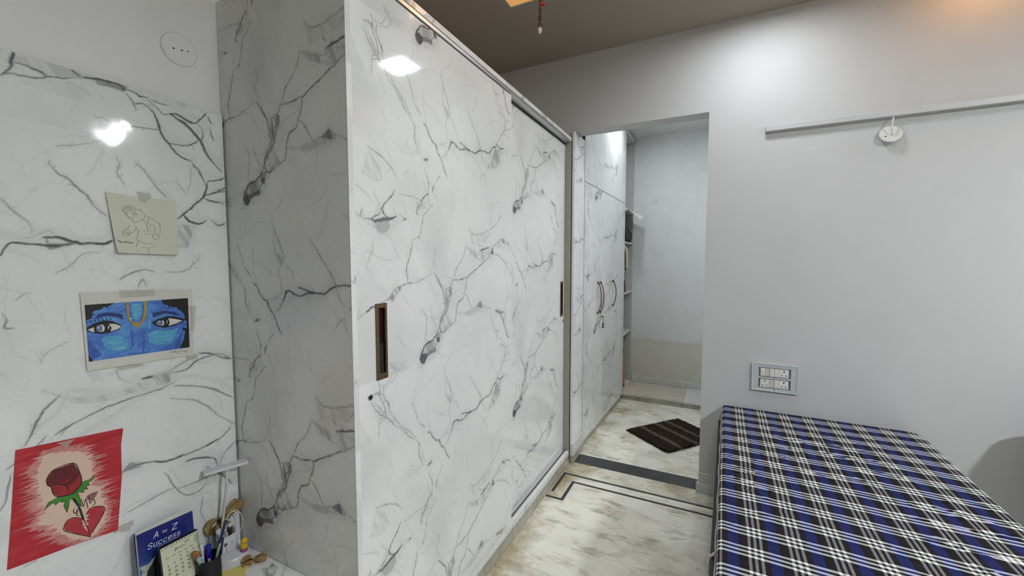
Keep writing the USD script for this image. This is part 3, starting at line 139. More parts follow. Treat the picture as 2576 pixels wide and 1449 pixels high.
# laminate: the marble print is carried by the mesh attribute "vein" (0 white .. 1 dark vein)
def laminate(name, rough, wave, ws=3.0):
    n = {'a': ('attribute', {'attribute': 'vein'}), 'g': ('geometry', {}),
         'c': ('noise_texture', {'scale': 1.7, 'detail': 4.0}), 'cr': ('rgb_ramp', {'ramp': [(.42, (.84, .845, .84)), (.72, (.75, .76, .76))]}),
         'm': ('mix_color', {'b': (.085, .085, .092)}),
         'w': ('noise_texture', {'scale': ws, 'detail': 1.0}), 'bp': ('bump', {'distance': wave, 'strength': 1.0}),
         'p': ('principled_bsdf', {'roughness': rough, 'ior': 1.5})}
    l = [('g.position', 'c.vector'), ('c.fac', 'cr.fac'), ('cr.color', 'm.a'), ('a.fac', 'm.fac'), ('m.result', 'p.base_color'), ('g.position', 'w.vector'), ('w.fac', 'bp.height'), ('bp.normal', 'p.normal')]
    mat(name, n, l)
laminate('laminate', .07, .0008); laminate('laminate_wavy', .06, .003, 6.0)
plain('wall_paint', (.54, .54, .548), .62, var=.02, scale=2.2, bump=.0006)
plain('wall_paint_lit', (.79, .785, .775), .62, var=.02, scale=2.2, bump=.0006); plain('wall_dim', (.20, .19, .18), .8); plain('ceiling_white', (.74, .75, .74), .8); plain('ceiling_paint', (.31, .275, .235), .9, var=.03, scale=1.5)
# corridor end wall: fresh paint above an old damp, yellowed zone with a wandering upper edge
mat('wall_damp', {'g': ('geometry', {}), 's': ('separate_xyz', {}), 'n': ('noise_texture', {'scale': 2.2, 'detail': 4.0}),
    'n2': ('noise_texture', {'scale': 7.0, 'detail': 6.0}), 'm1': ('math', {'math_type': 'multiply_add', 'value2': .22, 'value3': -.11}),
    'ad': ('math', {'math_type': 'add'}), 'r': ('rgb_ramp', {'ramp': [(.0, (.64, .63, .55)), (.52, (.70, .695, .62)), (.595, (.66, .645, .55)), (.625, (.77, .785, .78)), (1, (.79, .805, .81))]}),
    'n2r': ('rgb_ramp', {'ramp': [(.3, (.95, .95, .94)), (.6, (1, 1, 1))]}), 'mx': ('mix_color', {'blend_type': 'multiply', 'fac': 1.0}),
    'p': ('principled_bsdf', {'roughness': .6})},
    [('g.position', 's.vector'), ('g.position', 'n.vector'), ('g.position', 'n2.vector'), ('n.fac', 'm1.value1'), ('m1.value', 'ad.value1'), ('s.z', 'ad.value2'), ('ad.value', 'r.fac'),
     ('n2.fac', 'n2r.fac'), ('r.color', 'mx.a'), ('n2r.color', 'mx.b'), ('mx.result', 'p.base_color')])
def marble(name, ramp, stretch, blot, rough=.22, dirt=None):
    n = {'g': ('geometry', {}), 'mp': ('mapping', {'scale': stretch}), 'n': ('noise_texture', {'scale': 1.0, 'detail': 9.0, 'roughness': .68, 'distortion': .35}),
        'r': ('rgb_ramp', {'ramp': ramp}), 'mp2': ('mapping', {'scale': (stretch[0]*3.2, stretch[1]*4.6, 3)}), 'n2': ('noise_texture', {'scale': 1.0, 'detail': 9.0, 'roughness': .72, 'distortion': .3}),
        'r2': ('rgb_ramp', {'ramp': [(.53, (1, 1, 1)), (.64, blot), (.78, tuple(c*.66 for c in blot))]}), 'mx': ('mix_color', {'blend_type': 'multiply', 'fac': 1.0}),
        'n3': ('noise_texture', {'scale': 5.0, 'detail': 3.0}), 'rr': ('map_range', {'to_min': rough, 'to_max': rough+.18}),
        'p': ('principled_bsdf', {})}
    l = [('g.position', 'mp.vector'), ('mp.vector', 'n.vector'), ('n.fac', 'r.fac'), ('g.position', 'mp2.vector'), ('mp2.vector', 'n2.vector'), ('n2.fac', 'r2.fac'), ('r.color', 'mx.a'), ('r2.color', 'mx.b'),
         ('g.position', 'n3.vector'), ('n3.fac', 'rr.value'), ('rr.result', 'p.roughness')]
    if dirt:      # old brown grime ingrained in patches and worked into the marble beside the wardrobe foot
        n.update({'n4': ('noise_texture', {'scale': 2.3, 'detail': 8.0, 'roughness': .7}), 's': ('separate_xyz', {}), 'e': ('map_range', {'from_min': -.97, 'from_max': -.72, 'to_min': .17, 'to_max': 0.0, 'clamp': True}), 'a4': ('math', {'math_type': 'add'}),
                  'r4': ('rgb_ramp', {'ramp': [(.54, (1, 1, 1)), (.70, dirt)]}), 'mx4': ('mix_color', {'blend_type': 'multiply', 'fac': 1.0})})
        l += [('g.position', 'n4.vector'), ('g.position', 's.vector'), ('s.x', 'e.value'), ('n4.fac', 'a4.value1'), ('e.result', 'a4.value2'), ('a4.value', 'r4.fac'), ('mx.result', 'mx4.a'), ('r4.color', 'mx4.b'), ('mx4.result', 'p.base_color')]
    else: l.append(('mx.result', 'p.base_color'))
    mat(name, n, l)
marble('floor_marble', [(.3, (.60, .57, .47)), (.42, (.78, .755, .66)), (.54, (.90, .88, .775)), (.7, (.91, .90, .825))], (1.3, 2.6, 1), (.60, .58, .52), .22, (.60, .52, .39))
marble('floor_border', [(.3, (.52, .47, .36)), (.47, (.72, .68, .56)), (.62, (.83, .81, .71)), (.75, (.86, .85, .78))], (2.2, 3.0, 1), (.60, .56, .47), .22, (.58, .50, .37))
marble('skirting', [(.3, (.27, .25, .20)), (.5, (.42, .40, .34)), (.7, (.55, .545, .50))], (3, 3, 5), (.7, .68, .62), .3)
marble('skirting_pale', [(.3, (.56, .565, .55)), (.7, (.70, .705, .70))], (3, 3, 5), (.85, .84, .82), .3)
marble('step_slab', [(.3, (.50, .44, .36)), (.7, (.64, .58, .50))], (2, 2, 1), (.9, .88, .84), .3)
marble('step_pale', [(.3, (.55, .57, .56)), (.7, (.70, .72, .71))], (4, 2, 1), (.8, .8, .78), .3)
marble('granite', [(.3, (.028, .029, .033)), (.7, (.055, .057, .064))], (9, 9, 9), (1.6, 1.55, 1.5), .25)
plain('board_beige', (.36, .335, .28), .55, var=.04, scale=40); plain('board_white', (.62, .62, .60), .4); plain('board_grey', (.50, .51, .49), .5, var=.03)
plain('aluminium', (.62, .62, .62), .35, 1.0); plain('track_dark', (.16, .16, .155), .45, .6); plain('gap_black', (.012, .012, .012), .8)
plain('bronze', (.20, .13, .075), .38, .75, var=.12, scale=60); plain('bronze_deep', (.028, .012, .008), .45, .3); plain('gold_inlay', (.75, .63, .47), .25, .8); plain('chrome', (.75, .74, .70), .12, 1.0); plain('lock_dark', (.10, .09, .07), .3, .8)
plain('plastic_white', (.74, .74, .73), .3); plain('plastic_grey', (.50, .53, .56), .35); plain('plastic_mid', (.22, .225, .235), .4); plain('switch_cream', (.70, .70, .64), .3); plain('switch_pink', (.62, .55, .53), .35); plain('hole_black', (.01, .01, .01), .7); plain('hole_brown', (.16, .09, .075), .6)
plain('plate_paint', (.62, .62, .61), .45); plain('plate_pale', (.77, .765, .755), .45); plain('trunking', (.50, .505, .52), .4)
# plaid: stepped colour sequences in both directions of the weave
W_, B_, N_, MR, VI = (.80, .80, .78), (.006, .006, .008), (.013, .048, .37), (.020, .008, .010), (.012, .010, .030)
mat('plaid', {'t': ('texture_coordinate', {}), 's': ('separate_xyz', {}),
    'xz': ('math', {'math_type': 'add'}), 'sk': ('math', {'math_type': 'multiply_add', 'value2': .0135}), 'ux': ('math', {'math_type': 'multiply_add', 'value2': 1/.1172, 'value3': .18-.712/.1172+10}), 'fx': ('math', {'math_type': 'fraction'}),
    'yz': ('math', {'math_type': 'multiply_add', 'value2': 1/.1165, 'value3': .897/.1165+.223+20}), 'fy': ('math', {'math_type': 'fraction'}),
    'rx': ('rgb_ramp', {'interpolate': False, 'ramp': [(0, W_), (.073, B_), (.145, W_), (.218, B_), (.29, W_), (.363, MR), (.50, N_), (.77, B_), (.88, MR)]}),
    'ry': ('rgb_ramp', {'interpolate': False, 'ramp': [(0, W_), (.09, B_), (.18, W_), (.27, B_), (.36, W_), (.45, B_), (.56, MR), (.72, VI), (.80, B_)]}),
    'm': ('mix_color', {'fac': .69}), 'pr': ('mix_color', {'blend_type': 'multiply', 'fac': 1.0}), 'fm': ('mix_color', {'fac': .35}), 'nz': ('noise_texture', {'scale': 900.0, 'detail': 1.0}), 'b': ('bump', {'distance': .0004}),
    'p': ('principled_bsdf', {'roughness': .9, 'specular_ior_level': .25})},
    [('t.object', 's.vector'), ('s.x', 'xz.value1'), ('s.z', 'xz.value2'), ('s.y', 'sk.value1'), ('xz.value', 'sk.value3'), ('sk.value', 'ux.value1'), ('ux.value', 'fx.value1'), ('s.y', 'yz.value1'), ('yz.value', 'fy.value1'),
     ('fx.value', 'rx.fac'), ('fy.value', 'ry.fac'), ('rx.color', 'm.a'), ('ry.color', 'm.b'), ('rx.color', 'pr.a'), ('ry.color', 'pr.b'), ('m.result', 'fm.a'), ('pr.result', 'fm.b'), ('fm.result', 'p.base_color'), ('t.object', 'nz.vector'), ('nz.fac', 'b.height'), ('b.normal', 'p.normal')])
plain('bed_black', (.018, .017, .017), .5); plain('cord_white', (.70, .68, .62), .8); plain('mattress_under', (.05, .05, .07), .9)
# drawings
plain('note_paper', (.68, .68, .56), .85, var=.02, scale=30); plain('art_paper', (.66, .65, .60), .6, var=.03, scale=20); plain('pencil', (.17, .17, .16), .8); plain('pencil_soft', (.33, .33, .29), .8)
mat('tape', {'d': ('principled_bsdf', {'base_color': (.66, .65, .58), 'roughness': .25}), 't': ('transparent_bsdf', {}), 'm': ('mix_closure', {'fac': .32})}, [('t.BSDF', 'm.closure1'), ('d.BSDF', 'm.closure2')], 'm.closure')
def brush(name, ramp, stretch, rough=.45, scale=1.0, det=6.0):
    mat(name, {'g': ('geometry', {}), 'mp': ('mapping', {'scale': stretch}), 'n': ('noise_texture', {'scale': scale, 'detail': det, 'roughness': .65, 'distortion': .6}), 'r': ('rgb_ramp', {'ramp': ramp}), 'p': ('principled_bsdf', {'roughness': rough})},
        [('g.position', 'mp.vector'), ('mp.vector', 'n.vector'), ('n.fac', 'r.fac'), ('r.color', 'p.base_color')])
brush('paint_blue', [(.3, (.05, .115, .44)), (.5, (.08, .21, .62)), (.7, (.14, .38, .72))], (1, 26, 40)); brush('paint_teal', [(.3, (.07, .27, .56)), (.5, (.11, .42, .65)), (.7, (.20, .54, .72))], (1, 20, 90))
brush('paint_mid', [(.3, (.055, .14, .48)), (.5, (.085, .26, .63)), (.7, (.14, .40, .72))], (1, 22, 60)); brush('paint_midteal', [(.3, (.06, .20, .52)), (.5, (.095, .33, .64)), (.7, (.17, .46, .72))], (1, 22, 80))
plain('paint_black', (.012, .012, .012), .45, var=.3, scale=60); plain('paint_navy', (.018, .035, .16), .5); plain('paint_shade', (.05, .115, .47), .5, var=.2, scale=60); plain('paint_white', (.70, .69, .66), .5); plain('paint_iris', (.16, .20, .37), .4, var=.2, scale=120); plain('paint_gold', (.42, .28, .05), .4, var=.2, scale=120)
brush('paint_red', [(.25, (.36, .012, .020)), (.5, (.50, .022, .034)), (.66, (.56, .05, .065)), (.8, (.60, .16, .17))], (1, 11, 70), .6); brush('paint_peach', [(.3, (.74, .53, .40)), (.7, (.78, .58, .46))], (1, 20, 40), .7)
plain('paint_rose', (.33, .020, .028), .55, var=.25, scale=60); plain('paint_wine', (.19, .012, .020), .55, var=.2, scale=60); plain('paint_heart', (.45, .035, .045), .55, var=.15, scale=60); plain('paint_green', (.055, .28, .03), .55, var=.25, scale=60); plain('paint_ink', (.016, .012, .015), .6); plain('paint_plum', (.28, .12, .13), .6)
# desk things
mat('book_cover', {'g': ('geometry', {}), 's': ('separate_xyz', {}), 'mr': ('map_range', {'from_min': .58, 'from_max': .70}), 'r': ('rgb_ramp', {'ramp': [(0, (.07, .22, .50)), (.5, (.016, .040, .22)), (1, (.012, .016, .17))]}), 'p': ('principled_bsdf', {'roughness': .3})},
    [('g.position', 's.vector'), ('s.z', 'mr.value'), ('mr.result', 'r.fac'), ('r.color', 'p.base_color')])
plain('page_white', (.72, .71, .64), .8); plain('snow', (.40, .42, .36), .5, var=.35, scale=90); plain('ink_white', (.82, .82, .82), .4); plain('ink_red', (.10, .02, .07), .4); plain('ink_black', (.014, .014, .014), .5)
plain('calendar_page', (.60, .61, .45), .7, var=.03, scale=60); plain('calendar_band', (.010, .012, .030), .5)
plain('cup_black', (.008, .008, .009), .45, .2); plain('pen_navy', (.012, .025, .10), .3); plain('pen_blue', (.01, .012, .30), .25); plain('pen_grey', (.16, .19, .24), .3); plain('pen_teal', (.30, .44, .46), .3); plain('pen_orange', (.36, .13, .03), .4); plain('pen_green', (.35, .40, .30), .35); plain('pen_pink', (.50, .22, .24), .4)
plain('lamp_white', (.66, .65, .68), .3); plain('toy_yellow', (.80, .52, .01), .3); plain('toy_purple', (.28, .10, .34), .4); plain('toy_orange', (.62, .24, .10), .4); plain('sticky', (.78, .66, .20), .75)
mat('clip_amber', {'p': ('principled_bsdf', {'base_color': (.40, .27, .10), 'roughness': .3, 'transmission_weight': .25, 'ior': 1.45})}, [])
mat('organza', {'d': ('principled_bsdf', {'base_color': (.42, .30, .12), 'roughness': .45}), 'l': ('translucent_bsdf', {'color': (.5, .36, .16)}), 'm': ('mix_closure', {'fac': .3}), 't': ('transparent_bsdf', {}), 'm2': ('mix_closure', {'fac': .82})}, [('d.BSDF', 'm.closure1'), ('l.BSDF', 'm.closure2'), ('t.BSDF', 'm2.closure1'), ('m.closure', 'm2.closure2')], 'm2.closure')
mat('crystal', {'p': ('principled_bsdf', {'base_color': (.85, .86, .86), 'roughness': .03, 'transmission_weight': .75, 'ior': 1.55})}, [])
# rug: brown pile with paler tan stripes woven across
mat('rug_pile', {'t': ('texture_coordinate', {}), 's': ('separate_xyz', {}), 'n': ('noise_texture', {'scale': 30.0, 'detail': 3.0}), 'ad': ('math', {'math_type': 'multiply_add', 'value2': .03, 'value3': -.015}), 'a2': ('math', {'math_type': 'add'}), 'd': ('math', {'math_type': 'divide', 'value2': .62}),
    'r': ('rgb_ramp', {'ramp': [(.2, (.030, .017, .011)), (.215, (.13, .10, .075)), (.27, (.13, .10, .075)), (.285, (.030, .017, .011)), (.485, (.030, .017, .011)), (.50, (.13, .10, .075)), (.555, (.13, .10, .075)), (.57, (.030, .017, .011)), (.70, (.030, .017, .011)), (.715, (.13, .10, .075)), (.77, (.13, .10, .075)), (.785, (.030, .017, .011))]}), 'p': ('principled_bsdf', {'roughness': .95})},
    [('t.object', 's.vector'), ('t.object', 'n.vector'), ('n.fac', 'ad.value1'), ('ad.value', 'a2.value1'), ('s.x', 'a2.value2'), ('a2.value', 'd.value1'), ('d.value', 'r.fac'), ('r.color', 'p.base_color')])
emit('led_panel', (.93, .98, 1.0), LAMP_NEAR); emit('led_panel_far', (.93, .98, 1.0), LAMP_FAR); emit('fill_side', (.93, .98, 1.0), FILL_SIDE); emit('fill_mid', (.93, .98, 1.0), FILL_MID); emit('led_corridor', (.93, .98, 1.0), LAMP_CORRIDOR); emit('shade_side', (1.0, .55, .24), 3.6); emit('fill_corridor', (.93, .98, 1.0), LAMP_CORRIDOR*1.9); emit('shade_glow', (1.0, .50, .17), .42); emit('bulb_warm', (1.0, .52, .20), LAMP_WARM)
plain('shade_trim', (.80, .62, .36), .5); plain('bead_dark', (.05, .022, .016), .4); plain('bead_red', (.28, .01, .015), .4); plain('shell', (.72, .64, .52), .35, var=.1, scale=60)
plain('cloth_green', (.42, .43, .32), .9); plain('bag_black', (.010, .010, .011), .7); plain('cloth_peach', (.42, .22, .11), .9, var=.2, scale=30); plain('cloth_dark', (.05, .025, .02), .9, var=.3, scale=30); plain('sheet_white', (.66, .66, .62), .7); plain('upholstery', (.20, .17, .15), .9)
# ------------------------------------------------------------------ marble print of the laminate sheets
# one repeat of the printed pattern, drawn as veins (width mm, width mm, darkness, [(across, up) mm]) and grey patches
TW, TH, RES = 1.24, 1.16, .002
Y0 = .84
from scipy.ndimage import gaussian_filter
def make_tile():
    nx, nz = int(TW/RES), int(TH/RES)
    T = np.zeros((nz, nx)); r = np.random.default_rng(5)
    gz, gx = np.mgrid[0:nz, 0:nx]
    q = np.stack([gx*RES*16, gz*RES*16, 0*gx], -1)
    wx = (meshkit.fbm(q, 4, 3)-.5)*.016; wz = (meshkit.fbm(q, 4, 9)-.5)*.016       # ragged edges
    wx = wx+(meshkit.noise(q*8, 51)-.5)*.0042; wz = wz+(meshkit.noise(q*8, 57)-.5)*.0042
    tone = .55+.9*meshkit.fbm(np.stack([gx*RES*26, gz*RES*26, 0*gx], -1), 4, 21)
    soft = meshkit.fbm(np.stack([gx*RES*2.2, gz*RES*2.2, 0*gx], -1), 5, 31)
    def window(a, b, c, d):
        i0, i1 = int((a-Y0)/RES), int((b-Y0)/RES)+1; j0, j1 = int(c/RES), int(d/RES)+1
        I = np.arange(i0, i1); I = I[(I >= 0) & (I < nx)]; J = np.arange(j0, j1)
        return I, J
    def put(I, J, a):
        T[np.ix_(J % nz, I)] = np.maximum(T[np.ix_(J % nz, I)], a)
    def grid(I, J):
        X, Z = np.meshgrid(Y0+I*RES, J*RES); s = np.ix_(J % nz, I)
        return X+wx[s], Z+wz[s], tone[s]
    def vein(w0, w1, dk, pts):
        dk = min(.97, dk*1.18)
        pts = smoothline(np.array(pts), 3); n = len(pts)
        for k in range(n-1):
            a, b = pts[k], pts[k+1]; m = .014
            I, J = window(min(a[0], b[0])-m, max(a[0], b[0])+m, min(a[1], b[1])-m, max(a[1], b[1])+m)
            if not len(I): continue
            X, Z, t_ = grid(I, J); d = b-a; L2 = d@d+1e-12
            t = np.clip(((X-a[0])*d[0]+(Z-a[1])*d[1])/L2, 0, 1)
            dist = np.hypot(X-a[0]-t*d[0], Z-a[1]-t*d[1])
            s = (k+t)/(n-1); w = (w0+(w1-w0)*s)*(1-.5*np.abs(2*s-1)**3)*(.42+.75*t_)*.86
            core = np.clip((w/2-dist)/.0022+.5, 0, 1)*dk
            halo = np.exp(-(dist/(.004+w))**2)*.16*dk
            put(I, J, np.maximum(core*np.clip(t_*1.15, .5, 1.2), halo))
    for w0, w1, dk, pts in DATA['VEINS']: vein(w0*.00098, w1*.00098, dk, np.array(pts)/1000)
    streak = meshkit.fbm(np.stack([(gx+.55*gz)*RES*60, (gz-.4*gx)*RES*9, 0*gx], -1), 4, 41)      # patches are smoky, streaked and dissolve on one side
    for k, (dk, pts) in enumerate(DATA['POLYS']):
        p = np.array(pts)/1000; pg = Polygon(p).buffer(0); a, c, b, d = pg.bounds
        I, J = window(a-.03, b+.03, c-.03, d+.03); X, Z, t_ = grid(I, J); st = streak[np.ix_(J % nz, I)]
        D = shapely.distance(pg, shapely.points(X.ravel(), Z.ravel())).reshape(X.shape)
        Din = shapely.distance(pg.exterior if pg.geom_type == 'Polygon' else pg.boundary, shapely.points(X.ravel(), Z.ravel())).reshape(X.shape)
        body = np.clip(1-D/.0035, 0, 1)*dk*(np.clip(st*3.4-.95, .10, 1.15) if dk < .6 else np.clip(t_*.8+.3, .5, 1.1))
        rim = np.clip(1-D/.003, 0, 1)*np.exp(-(Din/.006)**2)*dk*.9*np.clip(t_*1.6-.5, 0, 1)
        put(I, J, np.maximum(body*(1.15 if dk < .35 else 1.05), np.maximum(rim, np.exp(-(D/.018)**2)*.09*dk/.3*.5)))
    for k in range(46):      # hairlines and short flecks scattered over the print
        a = np.array([Y0+r.random()*TW, r.random()*TH]); th = r.choice([1.9, 1.2, 2.3])+r.normal()*.35; pts = [a]
        for i in range(r.integers(3, 9)):
            th += r.normal()*.32; pts.append(pts[-1]+.028*np.array([math.cos(th), math.sin(th)]))
        vein(.0016, .0012, .16+.2*r.random(), pts)
    near = np.clip(gaussian_filter(T, 9, mode='wrap')*5.5, 0, 1); wide = np.clip(gaussian_filter(T, 28, mode='wrap')*5, 0, 1)
    for sc, a, thr, amp, msk in ((30, 61, .011, .62, near), (17, 67, .008, .42, wide), (9, 71, .0035, .20, 1.0), (52, 77, .016, .5, near**2)):
        f = meshkit.fbm(np.stack([(gx+.35*gz)*RES*sc, (gz-.25*gx)*RES*sc*.62, 0*gx], -1), 4, a)
        T = np.maximum(T, np.clip(1-np.abs(f-.5)/thr, 0, 1)*amp*msk*np.clip(tone*1.5-.55, 0, 1))
    T = np.maximum(T, near*np.clip(tone-.85, 0, 1)*.45)
    T = np.maximum(T, np.clip((soft-.54)*1.0, 0, .14)); T = np.maximum(T, np.clip((streak-.60)*1.1, 0, .2)*np.clip((soft-.5)*8, 0, 1))
    return np.clip(T, 0, .95)
TILE = make_tile()
def sample(a, z):
    i = np.clip((a-Y0) % (TW)/RES, 0, TILE.shape[1]-1.001); j = (z % TH)/RES
    i0, j0 = i.astype(int), j.astype(int) % TILE.shape[0]; fi, fj = i-i0, j-np.floor(j)
    i1, j1 = np.minimum(i0+1, TILE.shape[1]-1), (j0+1) % TILE.shape[0]
    return (TILE[j0, i0]*(1-fi)+TILE[j0, i1]*fi)*(1-fj)+(TILE[j1, i0]*(1-fi)+TILE[j1, i1]*fi)*fj
def sheet(o, u, n, w, z0, z1, th, da, dz, res=.003, coarse=0.0, hole=None):
    """A laminate board: front face a fine grid from point o along unit u (horizontal) from z0 to z1, thickness th against normal n.
    The print is shifted by da (across) and dz (up); the first coarse metres are gridded coarsely. Returns mesh, attribute."""
    u, n, o = (np.array(q, float) for q in (u, n, o))
    A = np.linspace(coarse, w, max(2, int((w-coarse)/res)))
    if coarse: A = np.concatenate([np.linspace(0, coarse, 40)[:-1], A])
    Zs = np.linspace(z0, z1, max(2, int((z1-z0)/res)))
    AA, ZZ = np.meshgrid(A, Zs)
    P = o[None, None]+AA[..., None]*u+np.stack([0*ZZ, 0*ZZ, ZZ], -1)
    v = P.reshape(-1, 3); at = sample(AA+da, ZZ+dz).ravel(); na, nz = len(A), len(Zs)
    g = np.arange(na*nz).reshape(nz, na); a, b, c, d = g[:-1, :-1].ravel(), g[:-1, 1:].ravel(), g[1:, 1:].ravel(), g[1:, :-1].ravel()
    f = np.vstack([np.stack([a, b, c], 1), np.stack([a, c, d], 1)])
    if np.cross(u, [0, 0, 1])@n < 0: f = f[:, ::-1]
    if hole:
        cu = AA.ravel()[f].mean(1); cz = ZZ.ravel()[f].mean(1); f = f[~((cu > hole[0]) & (cu < hole[1]) & (cz > hole[2]) & (cz < hole[3]))]
    # back and rim
    c4 = np.array([o+np.array([0, 0, z0]), o+u*w+np.array([0, 0, z0]), o+u*w+np.array([0, 0, z1]), o+np.array([0, 0, z1])])
    bk = c4-n*th; k = len(v); v = np.vstack([v, c4, bk]); fb = [(k+4, k+6, k+5), (k+4, k+7, k+6)]
    for i in range(4):
        j = (i+1) % 4; fb += [(k+i, k+4+i, k+4+j), (k+i, k+4+j, k+j)]
    fb = np.array(fb)
    if np.cross(u, [0, 0, 1])@n < 0: fb = fb[:, ::-1]
    return trimesh.Trimesh(v, np.vstack([f, fb]), process=False), np.concatenate([at, np.zeros(8)])

def overlay(A, Z, base, veins, polys):
    """Adds the veins and grey patches printed on one particular sheet; A, Z are the vertices' places across and up (metres)."""
    q = np.stack([A*16, Z*16, 0*A], -1)
    X = A+(meshkit.fbm(q, 4, 3)-.5)*.010+(meshkit.noise(q*8, 51)-.5)*.0024; Y = Z+(meshkit.fbm(q, 4, 9)-.5)*.010+(meshkit.noise(q*8, 57)-.5)*.0024
    tone = .55+.9*meshkit.fbm(q*1.6, 4, 21); st = meshkit.fbm(np.stack([(A+.55*Z)*60, (Z-.4*A)*9, 0*A], -1), 4, 41); out = base.copy(); dens = np.zeros_like(out)
    for w, dk, pts in veins:
        p = smoothline(np.array(pts)/1000, 3); n = len(p); w = w*.00056+.0010; dk = min(.97, dk*1.35)
        for k in range(n-1):
            a, b = p[k], p[k+1]; m = .012; i = np.flatnonzero((X > min(a[0], b[0])-m) & (X < max(a[0], b[0])+m) & (Y > min(a[1], b[1])-m) & (Y < max(a[1], b[1])+m))
            if not len(i): continue
            d = b-a; t = np.clip(((X[i]-a[0])*d[0]+(Y[i]-a[1])*d[1])/(d@d+1e-12), 0, 1); ds = np.hypot(X[i]-a[0]-t*d[0], Y[i]-a[1]-t*d[1])
            s = (k+t)/(n-1); ww = w*(1-.45*np.abs(2*s-1)**3)*(.5+.85*tone[i])
            out[i] = np.maximum(out[i], np.maximum(np.clip((ww/2-ds)/.0026+.5, 0, 1)*dk*np.clip(tone[i]*1.15, .5, 1.2), np.exp(-(ds/(.004+ww))**2)*.10*dk)); dens[i] = np.maximum(dens[i], np.exp(-(ds/.012)**2))
    for dk, pts in polys:
        pg = Polygon(np.array(pts)/1000).buffer(0); a, c, b, d = pg.bounds; i = np.flatnonzero((X > a-.03) & (X < b+.03) & (Y > c-.03) & (Y < d+.03))
        P = shapely.points(X[i], Y[i]); D = shapely.distance(pg, P); Di = shapely.distance(pg.boundary, P)
        body = np.clip(1-D/.005, 0, 1)*dk*(np.clip(st[i]*3-.7, .15, 1.15) if dk < .6 else np.clip(tone[i]*.8+.3, .5, 1.1)); rim = np.clip(1-D/.003, 0, 1)*np.exp(-(Di/.004)**2)*dk*.8*np.clip(tone[i]*1.6-.5, 0, 1)
        out[i] = np.maximum(out[i], np.maximum(body, np.maximum(rim, np.exp(-(D/.012)**2)*.10*dk)))
    for sc, sd, thr, amp in ((30, 61, .012, .5), (17, 67, .007, .3)):
        f = meshkit.fbm(np.stack([(A+.35*Z)*sc, (Z-.25*A)*sc*.62, 0*A], -1), 4, sd); out = np.maximum(out, np.clip(1-np.abs(f-.5)/thr, 0, 1)*amp*(dens+.12)*np.clip(tone*1.5-.55, 0, 1))
    return np.clip(out, 0, .95)
# ------------------------------------------------------------------ room shell
ZC = 3.032
YB = 2.94                                   # face of the wall with the doorway
JX = -.062                                  # right jamb of the opening
def lamp(x, y, z, s, m, label, w=None):
    w = w or s
    t = thing('ceiling_light', label, 'ceiling light', (x, y, z))
    fr = sbox(x-w/2-.012, y-s/2-.012, x+w/2+.012, y+s/2+.012).difference(sbox(x-w/2, y-s/2, x+w/2, y+s/2))
    f = extr(fr, .022); f.apply_translation((0, 0, z-.022)); obj('frame', f, 'plastic_white', t)
    obj('diffuser', bx(x-w/2+.001, x+w/2-.001, y-s/2+.001, y+s/2-.001, z-.018, z-.001), m, t)
lamp(.222, 2.45, ZC, .20, 'led_panel', 'square white LED ceiling panel close to the doorway wall')
lamp(2.74, 2.275, ZC, .09, 'led_panel_far', 'square white LED ceiling panel far to the right, nearer one')
lamp(3.19, 2.295, ZC, .115, 'led_panel_far', 'square white LED ceiling panel farthest to the right')
lamp(2.45, .55, ZC, .22, 'fill_side', 'added fill light built as a ceiling panel level with the desk')  # unseen panel, added to brighten the doors, left sheet and bed
lamp(.55, .885, ZC, .20, 'fill_mid', 'added fill light built as a ceiling panel over the foot of the bed')  # unseen panel, added to soften the bed shadow and brighten the floor
lamp(.38, 3.72, ZC, .16, 'fill_corridor', 'added fill light built as a small ceiling panel at the right of the corridor')  # unseen second corridor panel, added to light the cupboard front
lamp(-.70, 4.12, ZC, .16, 'led_corridor', 'small square LED ceiling panel above the corridor cupboard')

def struct(name, mesh, m, parent=WORLD, smooth=30): return obj(name, mesh, m, parent, kind='structure' if parent is WORLD else None, smooth=smooth)
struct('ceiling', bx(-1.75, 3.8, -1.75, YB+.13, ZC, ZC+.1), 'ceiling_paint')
struct('ceiling_corridor', bx(-1.75, 3.8, YB+.13, 5.3, ZC, ZC+.1), 'ceiling_white')
struct('wall_left', bx(-1.72, -1.595, -1.7, 5.28, -.02, ZC), 'wall_paint_lit')  # paler copy of the back wall paint, its brighter light put into the colour
struct('wall_right', bx(3.7, 3.8, -1.7, YB+.13, -.02, ZC), 'wall_dim')
struct('wall_front', bx(-1.72, 3.8, -1.75, -1.65, -.02, ZC), 'wall_dim')
opening = sbox(-.962, -.1, JX, 2.496)
wb = on_y(extr(sbox(-1.6, -.02, 3.72, ZC).difference(opening), .13), YB+.13)
struct('wall_back', wb, 'wall_paint')
struct('wall_corridor', bx(-1.6, .95, 5.15, 5.27, -.02, ZC), 'wall_damp')
struct('wall_corridor_side', bx(.85, .95, YB+.12, 5.16, -.02, ZC), 'wall_paint')

